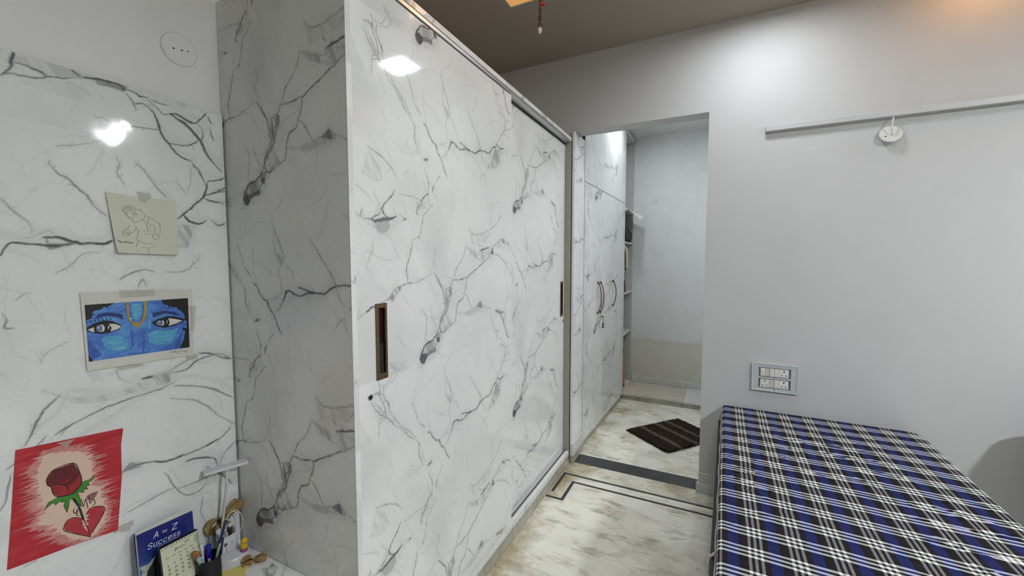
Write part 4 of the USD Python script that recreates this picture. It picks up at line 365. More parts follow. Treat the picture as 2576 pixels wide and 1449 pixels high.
# floor: marble slabs, black inlay lines and a granite threshold, each a piece bedded in the screed
fl = thing('floor', kind='structure')
obj('screed', bx(-1.7, 3.72, -1.72, 5.28, -.12, -.006), 'board_grey', fl)
def slab(poly, m, name='floor_slab', top=0.0, th=.02):
    for g in getattr(poly, 'geoms', [poly]):
        if g.area < 1e-4: continue
        e = extr(g.buffer(-.0007, join_style=2), th); e.apply_translation((0, 0, top-th)); obj(name, e, m, fl, smooth=False)
W2 = .010
outer = LineString([(-.943, 2.50), (-.943, 2.762), (3.5, 2.762)]).buffer(W2, cap_style=2, join_style=2)
inner = LineString([(-.975, 2.436), (-.852, 2.436), (-.852, 2.672), (3.5, 2.672)]).buffer(W2, cap_style=2, join_style=2)
outer, inner = outer.intersection(sbox(-1.6, -2, 3.69, YB)), inner.intersection(sbox(-1.6, -2, 3.69, YB))
thr = sbox(-.962, YB+.012, JX-.01, YB+.158)
room = sbox(-1.594, -1.65, 3.69, YB)
field = Polygon([(-1.594, -1.65), (3.69, -1.65), (3.69, 2.672), (-.852, 2.672), (-.852, 2.436), (-1.594, 2.436)])
border = room.difference(field).difference(inner).difference(outer); field = field.difference(inner)
cuts = [(-1.6, -1.7, 1.2, 1.80), (-1.6, 1.80, .46, 2.9), (.46, 1.80, 2.1, 2.9), (2.1, 1.80, 3.7, 2.9), (1.2, -1.7, 3.7, 1.80)]
for c in cuts: slab(field.intersection(sbox(*c)), 'floor_marble')
slab(border.intersection(sbox(-1.6, 2.763, .46, 3)), 'floor_border'); slab(border.intersection(sbox(.46, 2.763, 3.7, 3)), 'floor_border')
slab(border.intersection(sbox(-.853, 2.6, 3.7, 2.763)), 'floor_marble'); slab(border.intersection(sbox(-1.6, 2.4, -.853, 2.763)), 'floor_border')
slab(outer, 'granite', 'inlay_strip', .0004); slab(inner, 'granite', 'inlay_strip', .0004)
slab(sbox(-1.594, YB, JX, YB+.012).union(thr).difference(thr), 'floor_border')
slab(thr, 'granite', 'threshold', .0015)
slab(sbox(-.99, YB+.158, -.852, 4.60), 'floor_marble'); slab(sbox(-.852, YB+.158, .85, 4.60), 'floor_marble'); slab(sbox(JX-.01, YB+.12, .85, YB+.158), 'floor_marble')
st = thing('corridor_step', kind='structure', loc=(0, 4.6, 0))
obj('riser', bx(-.905, .85, 4.603, 4.65, -.005, .045), 'skirting', st)
obj('tread_slab', bx(-.93, -.2635, 4.598, 5.15, .045, .0635, .002), 'step_slab', st); obj('tread_slab', bx(-.2625, .85, 4.598, 5.15, .045, .0635, .002), 'step_pale', st)
obj('infill', bx(-1.59, .85, 4.65, 5.15, -.005, .045), 'board_grey', st)
struct('baseboard_corridor', bx(-.90, .85, 5.135, 5.15, .0635, .132, .003), 'skirting_pale')
bb = [bx(JX-.002, 3.69, YB-.012, YB, .062, .135, .003), bx(JX-.015, 3.69, YB-.020, YB, 0, .064, .003)]
struct('baseboard_back', bb, 'skirting_pale')
# sheet of the same laminate lining the left jamb of the opening
m, at = sheet((-.962, YB-.018, 0), (0, 1, 0), (1, 0, 0), .262, .150, 2.60, .016, 1.45, .33, .004)
jb = thing('doorway_lining', 'tall narrow white marble laminate board lining the left jamb of the doorway', 'panel', (-.962, YB+.1, 0))
# the board stands in front of the wall end, cut round the lintel
obj('lining_board', sheet((-.945, YB-.018, 0), (0, 1, 0), (1, 0, 0), .258, .150, 2.494, .016, 1.45, .33, .004)[0], 'laminate', jb, attr=sheet((-.945, YB-.018, 0), (0, 1, 0), (1, 0, 0), .258, .150, 2.494, .016, 1.45, .33, .004)[1])
obj('base_block', bx(-.962, -.938, YB-.018, YB+.235, .06, .149, .002), 'skirting_pale', jb); obj('base_block', bx(-.962, -.934, YB-.018, YB+.24, 0, .06, .002), 'skirting', jb)

# ------------------------------------------------------------------ wardrobe
FX = -.968
wd = thing('sliding_wardrobe', 'tall white marble laminate wardrobe with two sliding doors and bronze recessed pulls', 'wardrobe', (-1.28, 1.9, 0))
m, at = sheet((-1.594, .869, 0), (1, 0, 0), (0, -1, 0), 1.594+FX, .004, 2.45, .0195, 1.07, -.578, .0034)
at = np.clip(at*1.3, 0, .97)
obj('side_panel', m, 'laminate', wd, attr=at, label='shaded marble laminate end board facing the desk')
m, at = sheet((FX+.0006, .869, 0), (0, 1, 0), (1, 0, 0), .0195, .066, 2.45, .0012, .9, .2, .0028)
obj('edge_strip', m, 'laminate', wd, attr=at)
m, at = sheet((FX, .8885, 0), (0, 1, 0), (1, 0, 0), 2.918-.8885, 2.427, 2.45, .62, 1.1, .15, .0035)
obj('top_board', m, 'laminate', wd, attr=at)
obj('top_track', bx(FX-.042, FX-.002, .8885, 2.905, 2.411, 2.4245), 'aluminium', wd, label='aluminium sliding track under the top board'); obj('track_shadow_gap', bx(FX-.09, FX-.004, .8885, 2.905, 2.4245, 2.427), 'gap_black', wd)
obj('rear_track', [bx(FX-.060, FX-.046, .8885, 2.905, 2.400, 2.4245), bx(FX-.10, FX-.064, .8885, 2.905, 2.409, 2.4245)], 'track_dark', wd)
m, at = sheet((FX, .8885, 0), (0, 1, 0), (1, 0, 0), 2.918-.8885, .066, .099, .62, 1.2, .5, .0035)
obj('bottom_board', m, 'laminate', wd, attr=at)
obj('bottom_rail', [bx(FX-.030, FX-.022, .89, 2.904, .0985, .107), bx(FX-.060, FX-.052, .89, 2.904, .0985, .107)], 'track_dark', wd)
obj('end_panel', bx(-1.594, FX-.0005, 2.905, 2.920, .066, 2.45, .001), 'board_beige', wd, label='bare beige end board beside the doorway')
obj('back_board', bx(-1.594, -1.588, .889, 2.905, .1, 2.42), 'board_beige', wd)
obj('plinth', [bx(-1.594, FX-.001, .871, YB, 0, .0655, .001), bx(FX-.0015, FX+.0045, .872, YB-.02, 0, .028, .001)], 'skirting', wd, smooth=False)
def pull(door, x, y0, y1, z0, z1, depth=.012):
    fr = sbox(y0, z0, y1, z1).buffer(-.002).buffer(.002); iw = .2*(y1-y0)
    hole = sbox(y0+iw+.003, z0+.017, y1-iw*.8, z1-.015)
    plate = on_x(extr(fr.difference(hole), .003), x); h = obj('recessed_pull', plate, 'bronze', door, label='dark bronze recessed pull')
    a, b, c, d = hole.bounds
    obj('pull_recess', [bx(x-depth, x-depth+.001, a, c, b, d), bx(x-depth, x+.001, a-.0012, a, b, d), bx(x-depth, x+.001, c, c+.0012, b, d), bx(x-depth, x+.001, a, c, b-.0012, b), bx(x-depth, x+.001, a, c, d, d+.0012)], 'bronze_deep', h)
    obj('finger_plate', bx(x-depth+.001, x-.003, a, c-.004, b, b+(d-b)*.46, .0015), 'gap_black', h)
    return a, c, b, d
for k, (x, ya, yb_, dy, dz, hp, lk, res) in enumerate([(-.972, .8905, 1.942, .8905, 0.0, (.966, 1.016, 1.157, 1.407), (.937, 1.111), .0029), (-1.012, 1.915, 2.903, 1.915-.857, -.652, (2.822, 2.874, 1.142, 1.400), (2.887, 1.103), .0036)]):
    dr = thing('x') if False else None
    zt = 2.4035 if k == 0 else 2.398
    iw = .2*(hp[1]-hp[0]); hl = (hp[0]+iw+.003-ya, hp[1]-iw*.8-ya, hp[2]+.017, hp[3]-.015)
    m, at = sheet((x, ya, 0), (0, 1, 0), (1, 0, 0), yb_-ya, .108, zt, .020, dy, dz, res, hole=hl)
    dr = obj('sliding_door', m, 'laminate', wd, attr=at, label=('front sliding door nearest the camera' if k == 0 else 'rear sliding door next to the doorway'))
    pull(dr, x+.0003, *hp)
    y, z = lk; t = np.linspace(0, 2*math.pi, 30)
    ring = disc((x-.002, y, z), (1, 0, 0), .0105, .005, 30, .0015); core = disc((x+.0025, y, z), (1, 0, 0), .0072, .0012, 26)
    L_ = obj('lock', ring, 'chrome', dr, label='round chrome lock'); obj('lock_edge', [bx(x-.001, x+.001, ya-.0001, ya+.0012, .109, zt)], 'plastic_white', dr)
    obj('lock_core', core, 'lock_dark', dr)

# ------------------------------------------------------------------ marble sheet on the left wall
m, at = sheet((-1.577, -.6, 0), (0, 1, 0), (1, 0, 0), 1.4635, .4785, 2.062, .017, .46, -.74, .0026, coarse=.84)
at = overlay(np.array(m.vertices)[:, 1], np.array(m.vertices)[:, 2], np.minimum(at, .13), DATA['LEFT_VEINS'], DATA['LEFT_POLYS'])
wp = thing('wall_panel', 'glossy white marble laminate sheet with grey veins covering the left wall above the desk', 'wall panel', (-1.577, .2, .48))
obj('panel_sheet', m, 'laminate_wavy', wp, attr=at)

# ------------------------------------------------------------------ corridor cupboard (its own frame: x out of the face, y along it)
CANG = -math.degrees(math.atan2(.042, 1.41))
cc = thing('corridor_cupboard', 'floor to ceiling white marble laminate cupboard with curved bronze handles in the corridor', 'cupboard', (-.947, 3.20, 0), CANG)
obj('carcass', bx(-.60, -.020, .001, 1.385, .05, 3.01), 'board_white', cc); obj('plinth', bx(-.60, -.004, -.0, 1.385, 0, .05, .002), 'skirting', cc)
def arch_handle(parent, y, z0, z1):
    zz = np.linspace(z0, z1, 25); s = (zz-z0)/(z1-z0); xx = .006+.030*np.sin(math.pi*np.clip(s, .0, 1))**.7
    P = np.stack([xx, 0*zz+y, zz], 1)
    def strip(w, off, th):
        v = []; f = []
        for p in P:
            for a, b in ((-w/2, 0), (w/2, 0), (w/2, th), (-w/2, th)): v.append(p+np.array([b+off, a, 0]))
        k = len(P)
        for i in range(k-1):
            for j in range(4): a0, b0 = i*4+j, i*4+(j+1) % 4; f += [(a0, b0, b0+4), (a0, b0+4, a0+4)]
        f += [(0, 2, 1), (0, 3, 2), (4*k-4, 4*k-3, 4*k-2), (4*k-4, 4*k-2, 4*k-1)]
        return trimesh.Trimesh(np.array(v), np.array(f), process=False)
    h = obj('handle', [strip(.012, -.004, .007), bx(-.001, .012, y-.009, y+.009, z0-.006, z0+.016, .001), bx(-.001, .012, y-.009, y+.009, z1-.016, z1+.006, .001)], 'bronze', parent, label='curved bronze bar handle')
    obj('handle_inlay', strip(.005, .0032, .0008), 'gold_inlay', h)
SPL = [0.0, .431, .853, 1.41]
for i in range(3):
    a, b = SPL[i]+.0015, SPL[i+1]-.0015
    for lo, hi, nm in ((.053, 2.182, 'door'), (2.187, 3.0, 'upper_door')):
        if nm == 'upper_door' and i == 2: pass
        m, at = sheet((0, a, 0), (0, 1, 0), (1, 0, 0), b-a, lo, hi, .018, .90+a*.85, .25+(.5 if nm == 'upper_door' else 0), .0075)
        d = obj(nm, m, 'laminate', cc, attr=at)
        if nm == 'door':
            if i == 0: arch_handle(d, .392, 1.085, 1.362)
            if i == 1:
                arch_handle(d, .468, 1.085, 1.362)
                obj('lock', disc((0, .462, 1.048), (1, 0, 0), .010, .022, 20, .002), 'chrome', d, label='small chrome cupboard lock')
            if i == 2: arch_handle(d, .916, 1.105, 1.358)
for yv in (.0005, SPL[1], SPL[2]): obj('door_gap_shade', bx(-.019, -.0045, yv-.0012, yv+.0012, .053, 3.0), 'gap_black', cc, smooth=False)  # solid black strips standing in for the shade inside the door seams
obj('door_gap_shade', bx(-.019, -.0045, 0, 1.41, 2.183, 2.186), 'gap_black', cc, smooth=False)
def C2(x, y, z): a = math.radians(CANG); return (-.947+x*math.cos(a)-y*math.sin(a), 3.20+x*math.sin(a)+y*math.cos(a), z)
kp = C2(.020, .462, 1.048)
ky = thing('cupboard_key', 'small key with a round black tag hanging from the corridor cupboard lock', 'key', kp)
kx, kyy, kz = kp
obj('key_bow', [bx(kx-.004, kx+.014, kyy-.0012, kyy+.0012, kz-.006, kz+.004, .001), disc((kx+.014, kyy-.0012, kz-.002), (0, 1, 0), .011, .0024, 20)], 'chrome', ky)
obj('key_ring', [trimesh.creation.torus(.010, .0012, major_sections=24, minor_sections=8).apply_transform(trimesh.transformations.rotation_matrix(math.pi/2, (0, 1, 0))).apply_translation((kx+.012, kyy+.004, kz-.018)), tube([(kx+.012, kyy+.006, kz-.027), (kx+.012, kyy+.010, kz-.058)], .0018, 8)], 'lock_dark', ky)
obj('key_tag', disc((kx+.008, kyy+.014, kz-.083), (1, 0, 0), .026, .005, 28, .001), 'gap_black', ky, label='round black tag with a pale letter')
obj('tag_letter', on_x(meshkit.text_mesh('M', .016, .0006, True).apply_translation((kyy+.006, kz-.091, 0)), kx+.0131), 'plastic_white', ky)
# open end shelves beyond the cupboard
SX = -.905
sh = thing('open_shelves', 'open pale grey end shelves between the cupboard and the corridor wall', 'shelf unit', (-1.2, 4.85, .0635))
obj('far_side_board', bx(-1.59, SX, 5.088, 5.112, .0635, 3.0, .001), 'board_grey', sh); obj('near_side_board', bx(-1.59, SX-.004, 4.617, 4.633, .0635, 3.0), 'board_white', sh); obj('back_board', bx(-1.59, -1.582, 4.633, 5.088, .0635, 3.0), 'board_grey', sh)
obj('top_board', bx(-1.59, SX, 4.633, 5.088, 2.955, 3.0, .001), 'board_white', sh)
for z, th in ((2.115, .035), (1.755, .018), (1.178, .018), (.705, .018), (.066, .018)):
    obj('shelf', bx(-1.582, SX-.002, 4.633, 5.088, z, z+th, .001), 'board_white', sh)
def pages(n):
    A = np.linspace(-.26, .345, 26); Bs = np.linspace(0, .30, 12); AA, BB = np.meshgrid(A, Bs)
    X = SX-.20+AA+.0; Z = 2.152+.0*AA+np.where(AA > .17, -1.5*np.clip(AA-.17, 0, 1)**1.35, 0)*(1-.5*BB/.3)+.022*np.sin(np.clip(AA, 0, .2)/.2*math.pi)
    v = np.stack([X, 4.72+BB, Z], -1).reshape(-1, 3); k = 26; g = np.arange(len(v)).reshape(12, k); a, b, c, d = g[:-1, :-1].ravel(), g[:-1, 1:].ravel(), g[1:, 1:].ravel(), g[1:, :-1].ravel()
    f = np.vstack([np.stack([a, b, c], 1), np.stack([a, c, d], 1)]); v2 = v-np.array([0, 0, .0025]); return trimesh.Trimesh(np.vstack([v, v2]), np.vstack([f, f[:, ::-1]+len(v)]), process=False)
obj('paper_sheet', pages(0), 'sheet_white', WORLD, 'white paper curling over the edge of the upper open shelf', 'paper')
bg = thing('black_bag', 'black rounded bag on the open shelf below the curling paper', 'bag', (-1.05, 4.90, 1.773))
obj('bag_body', trimesh.convex.convex_hull(np.vstack([bx(-1.30, -.905, 4.70, 5.06, 1.774, 1.92, .03).vertices, bx(-1.28, -.93, 4.74, 5.04, 1.9, 1.945, .02).vertices])), 'bag_black', bg); obj('bag_strap', tube(smoothline([(-1.2, 4.8, 1.93), (-1.12, 4.83, 1.985), (-1.0, 4.86, 1.93)]), .007), 'bag_black', bg)
def drape(y0, y1, x, ztop, zbot, seed, fold=.02, n=5, lean=0.0):
    U = np.linspace(0, 1, 30); Vv = np.linspace(0, 1, 30); UU, VV = np.meshgrid(U, Vv); r = np.random.default_rng(seed); ph = r.random()*6
    w = (y1-y0)*(1-.35*VV*(lean != 0)); Y = y0+UU*w+lean*VV; Xx = x+fold*np.sin(UU*n*math.pi+ph+VV*1.5)*(.3+.7*VV)-.05*(1-VV)**6; Zz = ztop+(zbot-ztop)*VV+.02*np.sin(UU*7+ph)*VV
    v = np.stack([Xx, Y, Zz], -1).reshape(-1, 3); g = np.arange(900).reshape(30, 30); a, b, c, d = g[:-1, :-1].ravel(), g[:-1, 1:].ravel(), g[1:, 1:].ravel(), g[1:, :-1].ravel()
    f = np.vstack([np.stack([a, b, c], 1), np.stack([a, c, d], 1)]); v2 = v-np.array([.004, 0, 0]); return trimesh.Trimesh(np.vstack([v, v2]), np.vstack([f, f[:, ::-1]+900]), process=False)
obj('hanging_cloth', drape(4.66, 4.86, SX+.002, 1.752, 1.47, 3, .014, 5, -.02), 'cloth_green', WORLD, 'pale green cloth hanging over the shelf edge under the black bag', 'cloth')
obj('dark_garment', [drape(4.65, 4.80, SX-.03, 1.40, 1.20, 8, .02)], 'cloth_dark', WORLD, 'dark crumpled garment on the open shelf at handle height', 'garment')
obj('peach_garment', [drape(4.66, 4.90, SX-.035, .50, .088, 5, .025, 4), drape(4.70, 4.96, SX-.09, .42, .088, 6, .02, 4)], 'cloth_peach', WORLD, 'peach and orange garment standing on the lowest open shelf', 'garment')
obj('brown_garment', [drape(4.65, 4.84, SX-.06, .66, .50, 7, .03, 6), trimesh.creation.icosphere(3, .05).apply_scale((1, 1.2, .8)).apply_translation((SX-.085, 4.74, .62))], 'cloth_dark', WORLD, 'dark brown bundled cloth lying on top of the peach garment', 'cloth')
obj('folded_cloth', bx(-1.3, -1.06, 4.68, 5.0, .084, .16, .02), 'cloth_dark', WORLD, 'dark folded cloth at the bottom of the open shelves', 'cloth')
# ------------------------------------------------------------------ wall fittings
ct = thing('cable_trunking', 'long pale grey plastic cable trunking fixed across the doorway wall above the bed', 'cable trunking', (1.9, YB, 2.335))
obj('trunking_body', bx(.248, 3.65, YB-.024, YB-.0002, 2.322, 2.352, .001), 'trunking', ct); obj('trunking_lid', bx(.247, 3.65, YB-.032, YB-.023, 2.3205, 2.3535, .003), 'trunking', ct)
def round_plate(x, z, r, label, wire=False):
    t = thing('junction_cover', label, 'junction box cover', (x, YB, z))
    R = trimesh.transformations.rotation_matrix(math.radians(-20), (1, 0, 0), (0, 0, 0)); T = trimesh.transformations.translation_matrix((x, YB-.018, z))
    P = lambda m: m.apply_transform(T@R)       # the cover hangs loose, tipped out at the bottom
    obj('cover_disc', P(disc((0, 0, 0), (0, -1, 0), r, .005, 48, .0015)), 'plate_paint', t)
    obj('screw_hole', P(disc((-.022, -.0048, -.014), (0, -1, 0), .0034, .0006, 12)), 'hole_black', t); obj('screw_hole', P(disc((.003, -.0048, -.004), (0, -1, 0), .0042, .0006, 12)), 'hole_black', t); obj('screw_hole', P(disc((.024, -.0048, .007), (0, -1, 0), .003, .0006, 12)), 'plastic_grey', t)
    obj('back_box', disc((x, YB, z), (0, -1, 0), r*.5, .004, 28), 'plate_paint', t)
    if wire:
        obj('wire', tube(smoothline([(x+.003, YB-.032, z-.006), (x-.005, YB-.046, z+.03), (x+.000, YB-.040, z+.066), (x+.010, YB-.020, z+.094)]), .0033), 'plate_paint', t)
round_plate(.826, 2.230, .049, 'round white junction cover with a wire below the cable trunking', True)
t = thing('junction_cover', 'round white blank junction cover on the left wall above the marble sheet', 'junction box cover', (-1.595, .750, 2.235))
obj('cover_disc', disc((-1.5955, .750, 2.235), (1, 0, 0), .051, .008, 48, .003), 'plate_pale', t)
for dy, dz, rr in ((-.018, -.004, .0028), (.004, -.001, .0022), (.008, .002, .0016), (.022, .004, .002)): obj('screw_hole', disc((-1.588, .750+dy, 2.235+dz), (1, 0, 0), rr, .0008, 10), 'hole_black', t)
t = thing('junction_cover', 'small round painted junction cover on the corridor end wall', 'junction box cover', (-.672, 5.15, 2.27))
obj('cover_disc', disc((-.672, 5.1502, 2.27), (0, -1, 0), .042, .006, 36, .002), 'plate_pale', t)
for dx, dz in ((-.004, -.016), (.022, .004)): obj('screw_hole', disc((-.672+dx, 5.1445, 2.27+dz), (0, -1, 0), .005, .0008, 10), 'hole_brown', t)
# switch and socket plate
sw = thing('socket_plate', 'grey framed plate with two rows of white switches and sockets above the mattress', 'socket plate', (.345, YB, .827))
x0, x1, z0, z1 = .224, .465, .743, .913
fr = sbox(x0, z0, x1, z1); rows = [sbox(.260, .831, .428, .890), sbox(.260, .762, .428, .821)]
obj('plate', on_y(extr(fr.buffer(-.003).buffer(.003).difference(rows[0]).difference(rows[1]), .010), YB-.001), 'plastic_grey', sw)
obj('plate_rim', on_y(extr(fr.difference(fr.buffer(-.003)), .0035), YB-.0105), 'plastic_white', sw)
obj('back_box', bx(.258, .430, YB-.003, YB-.0005, .760, .892), 'plastic_mid', sw)
PIN = ((0, .013), (-.011, -.012), (.011, -.012))
def module(k, row, i, w, m, name, lift=.0045):
    zc = (row.bounds[1]+row.bounds[3])/2; xa = .2695+i*.0248; b = obj(name, bx(xa+.0004, xa+w*.0248-.0004, YB-.003, YB-.008-lift, zc-.0255, zc+.0255, .0012), m, sw); return b, xa+w*.0124, zc, YB-.008-lift
def socket(row, i, m='plastic_white', pink=False):
    b, xc, zc, yf = module(0, row, i, 2, m, 'socket', .001)
    for q, (dx, dz) in enumerate(PIN):
        obj('pin_hole', disc((xc+dx, yf+.0003, zc+dz), (0, -1, 0), .0042 if q == 0 else .0032, .0006, 14), 'hole_brown' if (pink and q == 0) else 'hole_black', b)
b, xc, zc, yf = module(0, rows[0], 0, 1, 'plastic_white', 'bell_push', .002); obj('push_button', disc((xc, yf+.0002, zc+.002), (0, -1, 0), .0085, .004, 24, .001), 'plastic_white', b); obj('button_centre', disc((xc, yf-.0036, zc+.002), (0, -1, 0), .0026, .0008, 12), 'plastic_grey', b)
module(0, rows[0], 1, 1, 'switch_pink', 'blank_module', .001); module(0, rows[0], 2, 1, 'switch_cream', 'switch'); module(0, rows[0], 3, 1, 'switch_cream', 'switch'); socket(rows[0], 4)
socket(rows[1], 0, 'switch_cream', True); module(0, rows[1], 2, 1, 'switch_pink', 'switch', .001); module(0, rows[1], 3, 1, 'switch_cream', 'switch'); socket(rows[1], 4)
obj('maker_mark', bx(.340, .350, YB-.0116, YB-.011, .750, .7525), 'hole_black', sw)

# ------------------------------------------------------------------ bed (own frame: origin at the back left corner, y towards the wall)
BA = -1.4; BL = (.066, 2.926, 0)
bd = thing('bed_frame', 'black bed frame against the doorway wall under the plaid mattress', 'bed', BL, BA)
obj('side_rail', bx(-.020, -.004, -2.0, -.002, .30, .5155, .002), 'bed_black', bd); obj('side_rail', bx(.945, .96, -2.0, -.02, .30, .485, .002), 'bed_black', bd); obj('head_rail', bx(-.004, .945, -.02, -.004, .30, .49, .002), 'bed_black', bd); obj('base_board', bx(-.004, .945, -2.0, -.02, .495, .5155), 'bed_black', bd)
for lx in (-.018, .905):
    for ly in (-1.98, -.075): obj('leg', bx(lx, lx+.05, ly, ly+.05, 0, .31, .002), 'bed_black', bd)
mt = thing('mattress', 'mattress in a navy, black and white plaid cotton cover', 'mattress', BL, BA)
def mattress():
    w, l, z0, z1, r = .948, 1.99, .517, .622, .022
    nx, ny = 300, 560
    prof = []                                   # outline across: down the left side, over the top, down the right side
    X = np.linspace(0, 1, nx); Y = np.linspace(0, 1, ny)
    side = .085
    def across(s):
        tot = side*2+w; d = s*tot; x = np.clip(d-side, 0, w); z = z1-np.clip(side-d, 0, side)-np.clip(d-side-w, 0, side)
        # round the shoulder
        e = np.minimum(x, w-x); k = np.clip(1-e/r, 0, 1); z = z-np.where((d > side) & (d < side+w), r*(1-np.sqrt(np.maximum(0, 1-k*k)))*.6, r*.6)
        return x, z
    x, z = across(X); XX, YY = np.meshgrid(x, -l*Y); ZZ = np.repeat(z[None], ny, 0).copy()
    # rounded corners at the head end
    cr = .055; ax = np.where(XX < cr, cr-XX, np.where(XX > w-cr*1.3, XX-(w-cr*1.3), 0)); crr = np.where(XX > w/2, cr*1.3, cr*.35)
    ax = np.where(XX > w/2, ax, np.clip(cr*.35-XX, 0, None)); inset = crr-np.sqrt(np.maximum(0, crr**2-np.minimum(ax, crr)**2)); YY = np.minimum(YY, -inset+YY*0) if False else YY-inset*np.exp(YY/.10)
    P = np.stack([XX*7, YY*3.2, 0*XX], -1); top = (ZZ > z1-.03)
    n1 = meshkit.fbm(np.stack([XX*3, YY*3, 0*XX], -1), 3, 4)-.5; n2 = meshkit.fbm(np.stack([XX*5+YY*9, YY*13-XX*3, 0*XX], -1), 4, 8)
    ridge = np.exp(-((n2-.5)/.035)**2)*np.clip(meshkit.noise(np.stack([XX*2.3, YY*1.9, 0*XX+3], -1), 2)-.35, 0, 1)
    edge = np.clip(np.minimum(XX, w-XX)/.06, 0, 1)*np.clip(-YY/.10, 0, 1)
    ZZ = ZZ+top*(n1*.009*edge+ridge*.010*edge); sl = ~top
    XX = XX+np.where(sl, (meshkit.noise(np.stack([YY*14, ZZ*20, 0*XX], -1), 6)-.5)*.006, 0)
    XX = XX+ridge*.003*top*edge; YY = YY+(n2-.5)*.004*top*edge
    v = np.stack([XX, YY, ZZ], -1); head = v[0].copy(); head2 = head.copy(); head2[:, 2] = z0+.004; foot = v[-1].copy(); foot[:, 2] = z0+.004
    v[:3, :, 2] -= np.array([.016, .007, .002])[:, None]
    v = np.concatenate([head2[None], v, foot[None]], 0); R = ny+2; v = v.reshape(-1, 3)
    g = np.arange(R*nx).reshape(R, nx); a, b, c, d = g[:-1, :-1].ravel(), g[:-1, 1:].ravel(), g[1:, 1:].ravel(), g[1:, :-1].ravel()
    return trimesh.Trimesh(v, np.vstack([np.stack([a, c, b], 1), np.stack([a, d, c], 1)]), process=False)
obj('plaid_cover', mattress(), 'plaid', mt, smooth=True)
obj('mattress_core', bx(.006, .94, -1.985, -.02, .5175, .585, .01), 'mattress_under', mt)
cp = [(-.0035+.0015*math.sin(y*23), -y, .526+.004*math.sin(y*31)+.003*math.sin(y*9)) for y in np.linspace(.03, 1.99, 150)]
obj('piping_cord', tube(cp, .0032, 8), 'cord_white', mt, label='white drawstring cord along the mattress edge')
obj('cord_knot', [trimesh.creation.icosphere(2, .0052).apply_scale((1, 1.5, 1.2)).apply_translation((-.008, -1.40, .527)), tube(smoothline([(-.012, -1.40, .526), (-.024, -1.41, .50), (-.025, -1.42, .465)]), .0028), tube(smoothline([(-.012, -1.40, .526), (-.024, -1.385, .505), (-.025, -1.375, .48)]), .0028)], 'cord_white', mt)

# ------------------------------------------------------------------ rug in the corridor
L0, T0, B0 = np.array([-.680, 3.73]), np.array([-.288, 4.21]), np.array([-.3025, 3.43])
RA = math.degrees(math.atan2(*(T0-L0)[::-1]))
rg = thing('shaggy_rug', 'brown shaggy rug with three paler stripes on the corridor floor', 'rug', (L0[0], L0[1], .0), RA)
def rug():
    n1, n2 = 260, 200; w, h = .62, .482
    A, Bq = np.meshgrid(np.linspace(0, w, n1), np.linspace(0, -h, n2)); q = np.stack([A*60, Bq*60, 0*A], -1)
    Z = .010+.012*meshkit.fbm(q, 3, 2)+.006*meshkit.noise(q*3, 5); e = np.minimum.reduce([A, w-A, -Bq, h+Bq]); Z = Z*np.clip(e/.008, .12, 1)
    A2 = A+(meshkit.noise(q*.6, 7)-.5)*.012*(e < .02); B2 = Bq+(meshkit.noise(q*.6, 9)-.5)*.012*(e < .02)
    v = np.stack([A2, B2, Z], -1).reshape(-1, 3); g = np.arange(n1*n2).reshape(n2, n1); a, b, c, d = g[:-1, :-1].ravel(), g[:-1, 1:].ravel(), g[1:, 1:].ravel(), g[1:, :-1].ravel()
    return trimesh.Trimesh(v, np.vstack([np.stack([a, c, b], 1), np.stack([a, d, c], 1)]), process=False)
obj('pile_base', rug(), 'rug_pile', rg, smooth=False)
def tufts():
    v = []; f = []
    for k in range(9000):
        edge = rng.random() < .16
        if edge:
            s = rng.random(); side = rng.randrange(4); x, y = ((s*.62, 0), (s*.62, -.482), (0, -s*.482), (.62, -s*.482))[side]
            dx, dy = ((0, 1), (0, -1), (-1, 0), (1, 0))[side]; L_ = rng.uniform(.006, .022); z0, z1 = .006, rng.uniform(.003, .016)
        else:
            x, y = rng.random()*.62, -rng.random()*.482; th = rng.random()*6.28; dx, dy = math.cos(th), math.sin(th); L_ = rng.uniform(.004, .012); z0, z1 = .012, rng.uniform(.018, .028)
        r = .0016; px_, py_ = -dy, dx; base = len(v)
        v += [(x+px_*r, y+py_*r, z0), (x-px_*r, y-py_*r, z0), (x-dx*r, y-dy*r, z0+.004), (x+dx*L_+rng.uniform(-.004, .004), y+dy*L_+rng.uniform(-.004, .004), z1)]
        f += [(base, base+1, base+3), (base+1, base+2, base+3), (base+2, base, base+3)]
    return trimesh.Trimesh(np.array(v), np.array(f), process=False)
obj('pile_tufts', tufts(), 'rug_pile', rg, smooth=False, kind='stuff')

# ------------------------------------------------------------------ hanging lantern and shell chain
ls = thing('hanging_lantern', 'small square amber paper lantern hanging near the wardrobe top', 'lantern', (-.747, 1.548, 2.62))
obj('lantern_base', bx(-.804, -.690, 1.491, 1.605, 2.6205, 2.6225), 'shade_glow', ls)
obj('paper_side', [bx(-.805, -.803, 1.49, 1.606, 2.622, 2.79), bx(-.691, -.689, 1.49, 1.606, 2.622, 2.79), bx(-.803, -.691, 1.49, 1.492, 2.622, 2.79), bx(-.803, -.691, 1.604, 1.606, 2.622, 2.79)], 'shade_side', ls)
q = sbox(-.807, 1.488, -.687, 1.608); e = extr(q.difference(q.buffer(-.0035, join_style=2)), .005); e.apply_translation((0, 0, 2.6185)); obj('rim', e, 'shade_trim', ls)
obj('lantern_top', bx(-.803, -.691, 1.492, 1.604, 2.79, 2.794), 'bead_dark', ls); obj('cord', tube([(-.747, 1.548, 2.793), (-.747, 1.548, ZC)], .002, 8), 'bead_dark', ls)
sc = thing('shell_chain', 'dark twisted bead chain ending in a small pale shell beside the lantern', 'hanging ornament', (-.6826, 1.63, 2.49))
